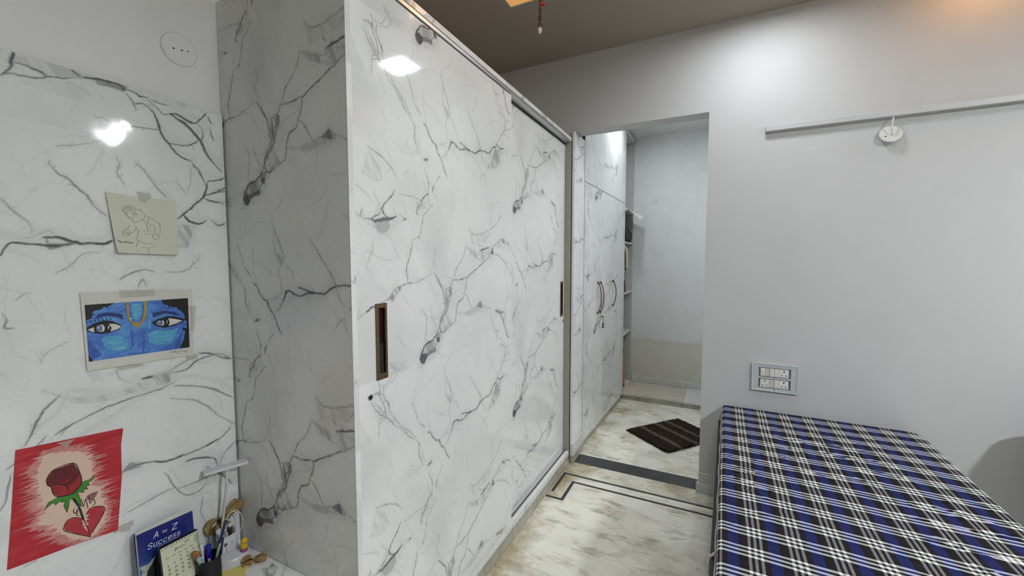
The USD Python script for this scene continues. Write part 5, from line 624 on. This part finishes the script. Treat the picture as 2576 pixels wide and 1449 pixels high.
def shell():
    r = np.linspace(0, 1, 14); prof = np.stack([.0105*np.sin(math.pi*np.clip(r, 0, 1))**.7*(1-.45*(1-r)), -.002+.030*(r-1)], 1); prof[0, 0] = prof[-1, 0] = 0
    return lathe(prof, (-.6826, 1.63, 2.522), 16)
obj('shell', [shell(), lathe([(0, 0), (.003, .002), (.0028, .014), (0, .018)], (-.6775, 1.628, 2.499), 10)], 'shell', sc)
for k in range(34):
    z = 2.524+k*.0148
    if z > ZC-.012: break
    tr = trimesh.creation.torus(.0058, .0025, major_sections=14, minor_sections=6); tr.apply_scale((1, 1, 1.0)); tr.apply_transform(trimesh.transformations.rotation_matrix(math.pi/2, (1, 0, 0))); tr.apply_scale((1, 1, 1.7))
    tr.apply_transform(trimesh.transformations.rotation_matrix(math.radians(35+80*(k % 2)), (0, 0, 1))); tr.apply_translation((-.6826, 1.63, z+.002)); obj('chain_link', tr, 'bead_dark', sc)
obj('chain_hook', tube([(-.6826, 1.63, ZC-.03), (-.6826, 1.63, ZC)], .002, 8), 'bead_dark', sc)
rb = thing('red_bead', 'small red bead hanging on a thread right of the shell chain', 'bead', (-.668, 1.63, 2.607)); obj('bead', trimesh.creation.icosphere(2, .009).apply_translation((-.668, 1.63, 2.607)), 'bead_red', rb); obj('thread', tube([(-.668, 1.63, 2.612), (-.668, 1.63, ZC)], .0008, 6), 'bead_dark', rb)
wl = thing('warm_bulb', 'warm ceiling bulb above the bed head', 'ceiling bulb', (1.18, 2.70, ZC)); obj('holder', disc((1.18, 2.70, ZC), (0, 0, -1), .035, .025, 24, .004), 'plastic_white', wl); obj('bulb', trimesh.creation.icosphere(3, .03).apply_scale((1, 1, 1.2)).apply_translation((1.18, 2.70, ZC-.052)), 'bulb_warm', wl)

# unseen chair added right of the bed: its rounded back is shaped to throw the shade on the wall beside the mattress
ac_ = thing('added_armchair', 'unseen rounded grey chair added right of the bed to shade the wall', 'added_armchair', (1.85, 2.45, 0))
def rblk(x0, x1, y0, y1, z0, z1, r):
    pts = []
    for x in (x0+r, x1-r):
        for y in (y0+r, y1-r):
            for z in (z0+r, z1-r): pts.append(trimesh.creation.icosphere(2, r).vertices+np.array([x, y, z]))
    return trimesh.convex.convex_hull(np.vstack(pts))
obj('seat', rblk(1.58, 2.28, 2.02, 2.655, .20, .46, .05), 'upholstery', ac_)
th = np.linspace(0, math.pi, 25); prof = np.stack([1.885+.52*np.cos(th), .70+.17*np.sin(th)**.7], 1)
bk_ = trimesh.creation.extrude_polygon(Polygon(np.vstack([prof, [(1.44, .2), (2.33, .2)]])).buffer(0), .12, engine='earcut'); v = np.array(bk_.vertices); bk_ = trimesh.Trimesh(np.stack([v[:, 0], 2.78-v[:, 2], v[:, 1]], 1), bk_.faces)
obj('backrest', bk_, 'upholstery', ac_)
for xx in (1.52, 2.22): obj('armrest', rblk(xx, xx+.12, 2.04, 2.655, .30, .64, .05), 'upholstery', ac_)
for xx in (1.60, 2.21):
    for yy in (2.06, 2.56): obj('leg', lathe([(0, 0), (.018, 0), (.024, .21), (0, .21)], (xx+.02, yy+.02, 0), 14), 'bed_black', ac_)
# ------------------------------------------------------------------ drawings taped to the marble sheet
PX = -1.577
def poly(pts): return Polygon(np.array(pts)/10000.0).buffer(0)
def flat(pts, lift, th=.0003): return on_x(extr(poly(pts), th), PX+lift)
def strokes(lines, w, lift, closed=False, sm=True):
    out = []
    for l in lines:
        p = np.array(l)/10000.0; p = smoothline(p, 4) if sm else p
        out.append(LineString(p).buffer(w/2, quad_segs=2))
    return on_x(extr(shapely.ops.unary_union(out).simplify(.00008), .0003), PX+lift)
def curled(pts, lift, curl, th=.0004, fold=None):
    """A paper sheet that stands off the panel where curl(y, z) says (metres)."""
    pg = poly(pts); a, b, c, d = pg.bounds; n = 40
    m = extr(pg, th); m = m.subdivide_to_size(.012); m = on_x(m, PX+lift); v = np.array(m.vertices); v[:, 0] += curl(v[:, 1], v[:, 2]); return trimesh.Trimesh(v, m.faces, process=False)
sk = thing('pencil_sketch', 'small cream note with a faint pencil figure, topmost drawing taped on the marble sheet', 'drawing', (PX, .625, 1.66))
cs = lambda y, z: .016*np.clip((.60-y)/.06, 0, 1)**1.6*np.clip((1.735-z)/.16, .25, 1)+.012*np.clip((1.60-z)/.04, 0, 1)**1.5
obj('note_sheet', curled(DATA['SK_PAPER'], .0008, cs), 'note_paper', sk)
def lift_on(m, curl): v = np.array(m.vertices); v[:, 0] += curl(v[:, 1], v[:, 2]); return trimesh.Trimesh(v, m.faces, process=False)
obj('pencil_figure', lift_on(strokes(DATA['SK_LINES'], .0013, .0015), cs), 'pencil_soft', sk, label='faint pencil figure leaning forward'); obj('pencil_note', lift_on(strokes(DATA['SK_SCRIB'], .0013, .0015), cs), 'pencil', sk, label='scribbled pencil words'); obj('tape', flat(DATA['SK_TAPE'][0], .0017), 'tape', sk)
ey = thing('blue_eyes_painting', 'painting of a blue face with two large eyes taped on the marble sheet', 'painting', (PX, .61, 1.34))
ce = lambda y, z: 0*y
def E2(mesh): return lift_on(mesh, ce)
obj('card', curled(DATA['EY_PAPER'], .0035, ce, .0008), 'art_paper', ey)
obj('blue_face', E2(flat(DATA['EY_PAINT'], .0045)), 'paint_blue', ey)
z_ = .0049; cl = poly(DATA['EY_PAINT'])
def layer(name, key, m, dz, label=None):
    for k in DATA[key]:
        for g in getattr(poly(k).intersection(cl), 'geoms', [poly(k).intersection(cl)]): obj(name, on_x(extr(g, .0002), PX+z_+dz), m, ey, label=label)
def inner(k, d): return [[int(a*10000), int(b*10000)] for a, b in poly(k).buffer(d).exterior.coords]
for k in DATA['EY_TEAL']:
    for q, (d, m) in enumerate(((.003, 'paint_mid'), (-.001, 'paint_midteal'), (-.0045, 'paint_teal'))):
        g = poly(k).buffer(d, quad_segs=6).intersection(cl)
        for g2 in getattr(g, 'geoms', [g]):
            if g2.area > 2e-6: obj('teal_tone', on_x(extr(g2, .0001), PX+z_-.00025+q*.00012), m, ey)
layer('shading', 'EY_SHADE', 'paint_shade', .00015); layer('black_hair', 'EY_BLACK', 'paint_black', .0003); layer('eyebrow', 'EY_NAVY', 'paint_navy', .0003); layer('eye_outline', 'EY_LASH', 'paint_black', .0005)
layer('eye_white', 'EY_WHITE', 'paint_white', .0008); layer('iris', 'EY_IRIS', 'paint_iris', .0011); layer('glint', 'EY_GLINT', 'paint_white', .0014); layer('gold_mark', 'EY_GOLD', 'paint_gold', .0008)
lash = []
for (a, b), (c, d), n in (((.4865, 1.3728), (.5665, 1.3855), 9), ((.6675, 1.392), (.727, 1.383), 11)): pass
obj('lashes', E2(strokes([[[int(y*10000), int(z*10000)], [int((y+dy)*10000), int((z+.006)*10000)]] for y, z, dy in [(.4835+.0085*k, 1.3705+.0035*math.sin(k/7*2.6), -.003) for k in range(7)]+[(.672+.008*k, 1.3945-.0006*(k-3)**2, .003) for k in range(8)]], .0013, z_+.0008, sm=False)), 'paint_black', ey)
obj('signature', E2(strokes(DATA['EY_SIGN'], .0008, z_+.0003)), 'paint_ink', ey, label='small ink signature'); 
for k, tp in enumerate(DATA['EY_TAPE']): obj('tape', flat(tp, .0062 if k < 2 else .003), 'tape', ey)
ro = thing('rose_painting', 'red painting of a rose growing from a broken heart, lowest drawing on the marble sheet', 'painting', (PX, .42, .9))
cr_ = lambda y, z: 0*y
def R2(m): return lift_on(m, cr_)
obj('red_sheet', curled(DATA['RO_PAPER'], .0010, cr_), 'paint_red', ro)
def ragged(pts, amp, seed):      # brush-stroke edge: horizontal streaks of uneven reach
    pg = poly(pts); a, b, c, d = pg.bounds; r = random.Random(seed); strips = []; z = b
    while z < d:
        h = r.uniform(.0018, .0045); s = sbox(a-.1, z, c+.1, z+h).intersection(pg)
        if not s.is_empty:
            x0, _, x1, _ = s.bounds; e0, e1 = r.uniform(-amp, amp), r.uniform(-amp, amp); tilt = (x1-x0)*.09
            strips.append(Polygon([(x0-e0, z+h/2-tilt/2), (x0+.01, z-tilt/2), (x1-.01, z+tilt/2), (x1+e1, z+h/2+tilt/2), (x1-.01, z+h+tilt/2+.001), (x0+.01, z+h-tilt/2+.001)]).buffer(0))
        z += h
    return shapely.ops.unary_union(strips+[pg.buffer(-amp*.7)]).intersection(poly(DATA['RO_PAPER']).buffer(-.0005))
def tone_ring(name, amp, seed, grow, m, lift): obj(name, R2(on_x(extr(ragged([[int(a*10000), int(b*10000)] for a, b in poly(DATA['RO_GLOW']).buffer(grow).exterior.coords], amp, seed), .0002), PX+lift)), m, ro)
plain('paint_blush', (.60, .24, .22), .6, var=.25, scale=60)
tone_ring('blush_halo', .022, 4, .008, 'paint_blush', .0016); tone_ring('peach_glow', .011, 9, -.007, 'paint_peach', .0019)
def rl(name, key, m, lift, label=None): obj(name, R2(on_x(extr(shapely.ops.unary_union([poly(k) for k in DATA[key]]).intersection(poly(DATA['RO_PAPER'])), .0002), PX+lift)), m, ro, label=label)
rl('leaves', 'RO_GREEN', 'paint_green', .0023, 'green sepals'); rl('rose_head', 'RO_ROSE', 'paint_rose', .0026, 'dark red rose'); rl('rose_petals', 'RO_DARK', 'paint_wine', .0029); rl('heart', 'RO_HEART', 'paint_heart', .0023, 'broken red heart'); rl('plum_leaf', 'RO_PLUM', 'paint_plum', .0023); rl('stem', 'RO_STEM', 'paint_ink', .0029)
obj('rose_outline', R2(strokes(DATA['RO_RINGS'], .0017, .0032)), 'paint_ink', ro); obj('heart_outline', R2(strokes(DATA['RO_HLINES'], .0013, .0032)), 'paint_ink', ro)
gl = [l+[l[0]] for l in DATA['RO_GREEN']]; obj('leaf_outline', R2(strokes(gl, .0008, .0032, sm=False)), 'paint_ink', ro)
for tp in DATA['RO_TAPE']: obj('tape', flat(tp, .0036), 'tape', ro)
tb = thing('tape_scrap', 'empty strip of clear tape left on the marble sheet right of the rose painting', 'tape', (PX, .53, .74)); obj('strip', bx(PX+.0002, PX+.0007, .512, .558, .735, .752), 'tape', tb)

# ------------------------------------------------------------------ desk and what stands on it
ZD = .4785
dk = thing('study_desk', 'low white marble laminate desk in the corner under the drawings', 'desk', (-1.36, .13, 0))
def top():
    v, at = sheet((-1.594, 0, 0), (1, 0, 0), (0, -1, 0), .449, -.6, .868, .03, 1.3, .1, .0042)
    q = np.array(v.vertices); w = np.stack([q[:, 0], q[:, 2], ZD+q[:, 1]*-1], 1); return trimesh.Trimesh(w, v.faces[:, ::-1], process=False), at
m, at = top(); v = np.array(m.vertices); v[:, 2] = np.where(np.abs(v[:, 2]-ZD) < 1e-6, ZD, ZD-.03); m = trimesh.Trimesh(v, m.faces, process=False)
obj('desk_top', m, 'laminate', dk, attr=at)
obj('leg_panel', bx(-1.57, -1.16, -.58, -.56, 0, ZD-.03), 'board_white', dk); obj('leg_panel', bx(-1.57, -1.16, .835, .855, 0, ZD-.03), 'board_white', dk); obj('modesty_panel', bx(-1.575, -1.558, -.56, .835, .12, ZD-.03), 'board_white', dk)
# book leaning on the wall panel
bk = thing('blue_book', 'blue paperback titled A to Z for Success leaning on the wall behind the calendar', 'book', (-1.54, .62, ZD))
y0, y1, zt = .5465, .6925, .7225
def lean(m):       # top leans towards the wall
    v = np.array(m.vertices); v[:, 0] -= .075*(v[:, 2]-zt)*1.0; v[:, 2] -= .030*(v[:, 1]-y0)-.0; return trimesh.Trimesh(v, m.faces, process=False)
BXF = -1.53
obj('front_cover', lean(bx(BXF-.001, BXF, y0, y1, ZD+.006, zt, .0003)), 'book_cover', bk); obj('page_block', lean(bx(BXF-.013, BXF-.001, y0+.001, y1-.002, ZD+.008, zt-.0015)), 'page_white', bk); obj('rear_pages', trimesh.Trimesh(*(lambda m: (np.array(m.vertices)+np.stack([-.010*np.clip((np.array(m.vertices)[:, 1]-y0)/.14, 0, 1), 0*np.array(m.vertices)[:, 1], .004*np.clip((np.array(m.vertices)[:, 1]-y0)/.14, 0, 1)], 1), m.faces))(lean(bx(BXF-.017, BXF-.0135, y0+.002, y1-.008, ZD+.008, zt))), process=False), 'page_white', bk)
obj('back_cover', lean(bx(BXF-.030, BXF-.029, y0+.004, y1-.018, ZD+.006, zt-.006, .0003)), 'book_cover', bk)
def words(txt, h, y, z, w, m, x, bold=False, slant=.22, parent=bk, name='title_line', ln=lean, label=None, lift=.0004):
    t = meshkit.text_mesh(txt, h, .0003, bold); q = np.array(t.vertices); q[:, 0] *= w/(q[:, 0].max()); q[:, 0] += q[:, 1]*slant; t = trimesh.Trimesh(q, t.faces, process=False); t.apply_translation((y, z, 0)); t = on_x(t, x+lift)
    return obj(name, ln(t) if ln else t, m, parent, label=label, smooth=False)
words('A', .0175, .584, .6905, .014, 'ink_white', BXF, label='white lettering A'); words('to', .0090, .6075, .6945, .012, 'ink_white', BXF, label='white lettering to'); words('Z', .0185, .630, .6895, .0165, 'ink_white', BXF, label='white lettering Z')
words('for', .012, .617, .681, .012, 'ink_red', BXF, label='dark red lettering for'); words('the Key', .010, .595, .679, .018, 'ink_red', BXF, label=None) if False else None
words('Success', .0165, .567, .6650, .086, 'ink_white', BXF, label='white lettering Success'); obj('title_rule', lean(on_x(extr(Polygon([(.593, .6595), (.650, .6600), (.650, .6612), (.593, .6607)]), .0003), BXF+.0004)), 'ink_white', bk)
mt_ = poly(DATA['BK_MTN']).intersection(sbox(y0+.001, ZD+.02, y1-.001, .7)).union(sbox(.57, ZD+.02, y1-.002, .60)); sn = poly(DATA['BK_SNOW']).intersection(sbox(y0+.001, ZD+.02, y1-.001, .7))
obj('mountain', lean(on_x(extr(mt_, .0002), BXF+.0002)), 'ink_black', bk, label='black mountain print'); obj('snow_ridge', lean(on_x(extr(sn, .0002), BXF+.0005)), 'snow', bk)
# desk calendar
CXF = -1.485
ca = thing('desk_calendar', 'spiral bound tent calendar with cream page and zebra corner in front of the blue book', 'calendar', (CXF-.02, .63, ZD))
cy0, cy1, czt = .583, .683, .672
def tilt(m):
    v = np.array(m.vertices); v[:, 0] -= .16*(v[:, 2]-czt); return trimesh.Trimesh(v, m.faces, process=False)
obj('front_board', tilt(bx(CXF-.002, CXF, cy0-.004, cy1+.001, ZD+.001, czt)), 'calendar_band', ca)
def untilt(m):
    v = np.array(m.vertices); v[:, 0] = CXF-.006-(CXF-v[:, 0]); v[:, 0] += .03*(v[:, 2]-czt); return trimesh.Trimesh(v, m.faces, process=False)
obj('rear_board', untilt(bx(CXF-.002, CXF, cy0-.004, cy1+.001, ZD+.001, czt)), 'calendar_band', ca)
obj('month_page', tilt(bx(CXF+.0001, CXF+.0012, cy0, cy1, ZD+.062, czt-.002)), 'calendar_page', ca)
for k in range(13):
    y = cy0+.004+k*.0076; tr = trimesh.creation.torus(.0042, .0008, major_sections=16, minor_sections=6); tr.apply_transform(trimesh.transformations.rotation_matrix(math.pi/2, (1, 0, 0))); tr.apply_translation((CXF-.003, y, czt)); obj('spiral_ring', tr, 'ink_black', ca)
    obj('punch_hole', tilt(bx(CXF+.0012, CXF+.0015, y-.0013, y+.0013, czt-.0075, czt-.0048)), 'ink_black', ca)
for k in range(7): obj('zebra_stripe', tilt(on_x(extr(Polygon([(cy1-.0005, czt-.010-.0062*k), (cy1-.0005, czt-.0125-.0062*k), (cy1-.010-.004*math.sin(k*.9+.6), czt-.0145-.0068*k), (cy1-.010-.004*math.sin(k*.9+.6), czt-.0135-.0068*k)]), .0003), CXF+.0013)), 'ink_black', ca)
words('January', .008, cy0+.036, czt-.024, .030, 'paint_plum', CXF, slant=.5, parent=ca, name='month_name', ln=tilt, lift=.0013) if False else obj('month_script', tilt(strokes([[[int((cy0+.034+.0045*k)*10000), int((czt-.024+.003*((k % 2)*2-1))*10000)] for k in range(8)], [[int((cy0+.036)*10000), int((czt-.030)*10000)], [int((cy0+.040)*10000), int((czt-.018)*10000)]]], .0009, CXF+.0013-PX)), 'ink_black', ca)
for bb_ in [sbox(cy0+.060, czt-.017, cy0+.076, czt-.0145)]+[sbox(cy0+.010+.016*k, czt-.0385, cy0+.020+.016*k, czt-.037) for k in range(5)]: obj('printed_line', tilt(on_x(extr(bb_, .0003), CXF+.0013)), 'pencil', ca)
dn = 1
for rw in range(5):
    for c in range(5):
        if dn > 31 or (rw == 0 and c < 2): continue
        words(str(dn+ (0 if rw == 0 else 0)), .0052, cy0+.012+c*.0170, czt-.051-rw*.0125, .0065 if dn > 9 else .0035, 'ink_black', CXF, True, 0, ca, 'date', tilt, lift=.0013); dn += 1 if c < 4 else 3
words('A', .014, cy0+.066, ZD+.040, .012, 'plastic_grey', CXF, True, 0, ca, 'band_letter', tilt, lift=.0004)
# desk lamp
lx, ly = -1.515, .797
lp = thing('desk_lamp', 'white desk lamp with round tiered base, phone slot and flat LED head in the corner', 'desk lamp', (lx, ly, ZD))
obj('base', lathe([(0, 0), (.060, 0), (.061, .004), (.060, .010), (.056, .0115), (.056, .013), (.054, .021), (.050, .0235), (.050, .025), (.047, .030), (.040, .0335), (0, .0345)], (lx, ly, ZD), 56), 'lamp_white', lp)
b0 = ZD+.034
hb = [bx(lx-.036, lx-.002, ly-.030, ly+.026, b0-.002, b0+.050, .006), bx(lx-.036, lx-.030, ly-.030, ly+.026, b0+.045, b0+.085, .002), bx(lx-.036, lx-.010, ly-.030, ly-.025, b0+.045, b0+.075, .002), bx(lx-.036, lx-.008, ly+.021, ly+.026, b0+.045, b0+.078, .002), bx(lx-.036, lx-.010, ly-.006, ly-.001, b0+.045, b0+.068, .002), bx(lx-.010, lx-.005, ly-.030, ly+.026, b0+.045, b0+.056, .002)]
obj('holder', hb, 'lamp_white', lp, label='white pen and phone holder body'); obj('button', disc((lx-.0022, ly-.016, b0+.034), (1, 0, 0), .0055, .002, 16), 'hole_brown', lp); obj('slot_mark', [bx(lx-.0022, lx-.0014, ly-.014, ly-.0125, b0+.004, b0+.024), bx(lx-.0022, lx-.0014, ly+.004, ly+.0055, b0+.026, b0+.032)], 'pen_grey', lp)
stm = smoothline([(lx-.030, ly-.012, b0+.05), (lx-.026, ly-.008, b0+.12), (lx-.017, ly+.002, b0+.22), (lx-.012, ly+.006, .815)], 8); obj('stem', tube(stm, .0045, 12), 'lamp_white', lp)
A_, B2_ = np.array([-1.538, .735]), np.array([-1.494, .858]); d_ = (B2_-A_)/np.linalg.norm(B2_-A_); n_ = np.array([-d_[1], d_[0]])
hp_ = Polygon([A_, B2_, B2_+n_*.033, A_+n_*.033]).buffer(-.004).buffer(.004); e = extr(hp_, .010); e.apply_translation((0, 0, .812)); obj('lamp_head', e, 'lamp_white', lp); e = extr(hp_.buffer(-.004), .001); e.apply_translation((0, 0, .8112)); obj('led_cover', e, 'plastic_white', lp)
cb = thing('charging_cable', 'white cable looped over the desk lamp holder', 'cable', (lx, ly, b0+.05))
def loop(c, ry, rz, x, a0, a1, sk=0): return smoothline([(x+sk*math.sin(t), c[0]+ry*math.cos(t), c[1]+rz*math.sin(t)) for t in np.linspace(a0, a1, 14)], 4)
obj('cable_loop', tube(loop((ly+.012, b0+.090), .020, .048, lx-.012, -.9, 3.7, .004), .0015, 8), 'cord_white', cb); obj('cable_loop', tube(loop((ly+.018, b0+.088), .030, .046, lx-.010, -1.2, 3.3, -.004), .0015, 8), 'cord_white', cb)
pg_ = thing('charger_plug', 'small black charger connector sitting in the desk lamp holder', 'charger', (lx-.02, ly+.01, b0+.05)); obj('plug_body', bx(lx-.026, lx-.016, ly+.003, ly+.016, b0+.048, b0+.078, .002), 'lock_dark', pg_); obj('plug_sleeve', bx(lx-.025, lx-.017, ly+.005, ly+.014, b0+.078, b0+.092, .003), 'plastic_white', pg_)
# toy chick
tx, ty, tz = -1.481, .822, ZD+.0335
ty_ = thing('toy_chick', 'tiny yellow plastic chick figure on a purple stand on the lamp base', 'toy', (tx, ty, tz))
sp = lambda r, s, c: trimesh.creation.icosphere(3, r).apply_scale(s).apply_translation(c)
obj('stand', lathe([(0, 0), (.0125, 0), (.012, .003), (0, .004)], (tx, ty, tz), 24), 'toy_purple', ty_); obj('feet', [sp(.0048, (1.2, 1.1, .6), (tx+.004, ty-.005, tz+.0065)), sp(.0048, (1.2, 1.1, .6), (tx+.004, ty+.005, tz+.0065))], 'toy_orange', ty_)
obj('body', [sp(.0085, (1, 1, 1.1), (tx, ty-.001, tz+.016)), sp(.0036, (1, .8, 1.3), (tx+.003, ty-.009, tz+.017)), sp(.0036, (1, .8, 1.3), (tx+.003, ty+.008, tz+.017))], 'toy_yellow', ty_); obj('head', sp(.0105, (1, 1.05, .98), (tx, ty+.002, tz+.034)), 'toy_yellow', ty_); obj('beak', sp(.0028, (1.3, 1, .8), (tx+.0100, ty+.003, tz+.033)), 'toy_orange', ty_); obj('eyes', [sp(.0012, (1, 1, 1), (tx+.0092, ty-.003, tz+.0375)), sp(.0012, (1, 1, 1), (tx+.0088, ty+.0075, tz+.0375))], 'hole_black', ty_)
# pen cup and pens
px_, py_ = -1.452, .695; PCX, PCY = px_, py_
cu = thing('pen_cup', 'black mesh pen cup standing before the desk lamp', 'pen cup', (px_, py_, ZD))
obj('cup_wall', lathe([(0, 0), (.034, 0), (.034, .104), (.0355, .106), (.0325, .106), (.0318, .004), (0, .004)], (px_, py_, ZD), 40), 'cup_black', cu); obj('cup_rim', trimesh.creation.torus(.0345, .0018, major_sections=40, minor_sections=8).apply_translation((px_, py_, ZD+.106)), 'cup_black', cu)
def pen(name, label, m, foot, head, r, capm=None, tip=None, group=None):
    f, h = np.array(foot, float), np.array(head, float); d = (h-f); L_ = np.linalg.norm(d); d /= L_
    t = thing(name, label, 'pen', tuple(f)); P = lambda s: f+d*L_*s
    obj('barrel', tube([P(.0), P(.06), P(.07), P(.62)], [r*.3, r*.6, r, r], 12), m, t); obj('cap', tube([P(.62), P(.63), P(.97), P(1)], [r, r*1.15, r*1.15, r*.8], 12), capm or m, t)
    s = np.cross(d, [0, 0, 1]); s /= np.linalg.norm(s)+1e-9; s = np.cross(s, d); c = P(.80)+s*r*1.4
    obj('clip', tube([P(.95)+s*r*1.1, P(.93)+s*r*1.7, P(.68)+s*r*1.5], r*.28, 8), tip or capm or m, t)
zc = ZD+.006
pen('pen', 'long navy pen leaning highest out of the cup', 'pen_navy', (px_+.012, py_-.016, zc), (px_-.035, py_+.075, ZD+.175), .0042, 'pen_navy', 'pen_grey')
pen('pen', 'bright blue capped marker in the middle of the cup', 'pen_blue', (px_+.005, py_-.004, zc), (px_-.012, py_+.006, ZD+.138), .0085, 'pen_blue')
pen('pen', 'grey blue pen standing behind the blue marker', 'pen_grey', (px_-.012, py_-.004, zc), (px_-.024, py_+.020, ZD+.152), .0050)
pen('pen', 'slim pale green pen leaning right in the cup', 'pen_green', (px_+.018, py_-.010, zc), (px_+.012, py_+.030, ZD+.135), .0032, 'pen_green', 'pen_grey')
pen('pen', 'dark pen with silver clip at the right rim of the cup', 'pen_navy', (px_+.012, py_+.012, zc), (px_+.000, py_+.045, ZD+.142), .0038, 'pen_navy', 'chrome')
pen('pen', 'pale teal pen with white cap at the left rim of the cup', 'pen_teal', (px_+.006, py_+.004, zc), (px_+.012, py_-.034, ZD+.128), .0055, 'pen_teal', 'plastic_white')
pen('pen', 'orange and brown pen top leaning left over the calendar', 'pen_orange', (px_-.002, py_+.004, zc), (px_-.004, py_-.038, ZD+.145), .0060, 'pen_orange', 'hole_brown')
pen('pen', 'slim teal and white pen left of the blue marker', 'pen_teal', (px_-.008, py_+.002, zc), (px_-.020, py_-.010, ZD+.146), .0040, 'plastic_white', 'pen_teal')
pen('pen', 'short pink pencil low in the cup', 'pen_pink', (px_+.020, py_-.004, zc), (px_+.024, py_-.010, ZD+.112), .0035)
# sticky pad, ornament, bows
sn_ = Polygon([(-1.424, .802), (-1.500, .757), (-1.452, .690), (-1.377, .735)]); e = extr(sn_, .006); e.apply_translation((0, 0, ZD)); v = np.array(e.vertices); v[:, 2] += np.where(v[:, 2] > ZD+.003, .004*np.clip((v[:, 1]-.72)/.08, 0, 1), 0); sticky_m = trimesh.Trimesh(v, e.faces, process=False)
stp = thing('sticky_pad', 'yellow sticky note pad lying in front of the lamp base', 'note pad', (-1.43, .745, ZD)); obj('note_block', sticky_m, 'sticky', stp)
cr2 = thing('crystal_knob', 'small faceted glass and silver ornament at the front of the desk', 'ornament', (-1.322, .822, ZD))
fz = trimesh.creation.icosphere(1, .0155).apply_translation((-1.322, .822, ZD+.0165)); obj('faceted_glass', fz, 'crystal', cr2, smooth=False); obj('silver_cap', lathe([(0, 0), (.006, 0), (.0075, .003), (.004, .006), (0, .0065)], (-1.322, .822, ZD+.030), 14), 'chrome', cr2, smooth=False); obj('foot', lathe([(0, 0), (.009, 0), (.007, .004), (0, .004)], (-1.322, .822, ZD), 14), 'chrome', cr2)
def petal(c, ax, up_, L_, w, th=.0012, cup=.35):
    c, ax, up_ = (np.array(q, float) for q in (c, ax, up_)); ax /= np.linalg.norm(ax); up_ -= ax*(up_@ax); up_ /= np.linalg.norm(up_); nn = np.cross(ax, up_); S = np.linspace(0, 1, 16); Tt = np.linspace(-1, 1, 13); v = []
    for s in S:
        hw = w*(.22+.78*math.sin(math.pi*min(1, s*.62+.03))**.9) if s < .999 else w*.80
        for t in Tt: v.append(c+ax*L_*s*(1-.10*t*t)+up_*hw*t+nn*(cup*w*(1-t*t)*math.sin(math.pi*s)+.006*math.sin(6*s+4*t)))
    v = np.array(v); g = np.arange(len(v)).reshape(16, 13); a, b, cc_, d = g[:-1, :-1].ravel(), g[:-1, 1:].ravel(), g[1:, 1:].ravel(), g[1:, :-1].ravel(); f = np.vstack([np.stack([a, b, cc_], 1), np.stack([a, cc_, d], 1)]); v2 = v+nn*th
    return trimesh.Trimesh(np.vstack([v, v2]), np.vstack([f, f[:, ::-1]+len(v)]), process=False)
wbw = thing('organza_bow', 'large crumpled brown organza bow pinned to the marble sheet behind the desk lamp', 'bow', (-1.565, .80, .615))
wc = np.array([-1.566, .803, .612])
obj('loop', petal(wc, (0.05, .75, .60), (0, -.6, .75), .075, .026), 'organza', wbw); obj('loop', petal(wc, (.08, -.9, -.15), (0, -.15, .9), .062, .030), 'organza', wbw); obj('tail', petal(wc, (.12, .15, -.8), (0, 1, .1), .045, .016), 'organza', wbw); obj('tail', petal(wc, (.15, -.5, -.7), (0, .8, -.5), .050, .018), 'organza', wbw); obj('knot', sp(.011, (.8, 1, 1.1), wc+np.array([.004, 0, 0])), 'organza', wbw)
abw = thing('amber_bow', 'small translucent amber bow hair clip lying on the desk by the sticky pad', 'hair clip', (-1.425, .826, ZD))
ac = np.array([-1.425, .824, ZD+.010])
obj('wing', petal(ac, (.62, .70, .40), (-.3, -.2, .85), .040, .017), 'clip_amber', abw); obj('wing', petal(ac, (-.62, -.60, .25), (.2, .3, .85), .040, .017), 'clip_amber', abw); obj('tail', petal(ac, (-.35, -.80, -.10), (.75, -.3, .2), .040, .010), 'clip_amber', abw); obj('knot', sp(.0065, (1, 1, 1), ac), 'clip_amber', abw)
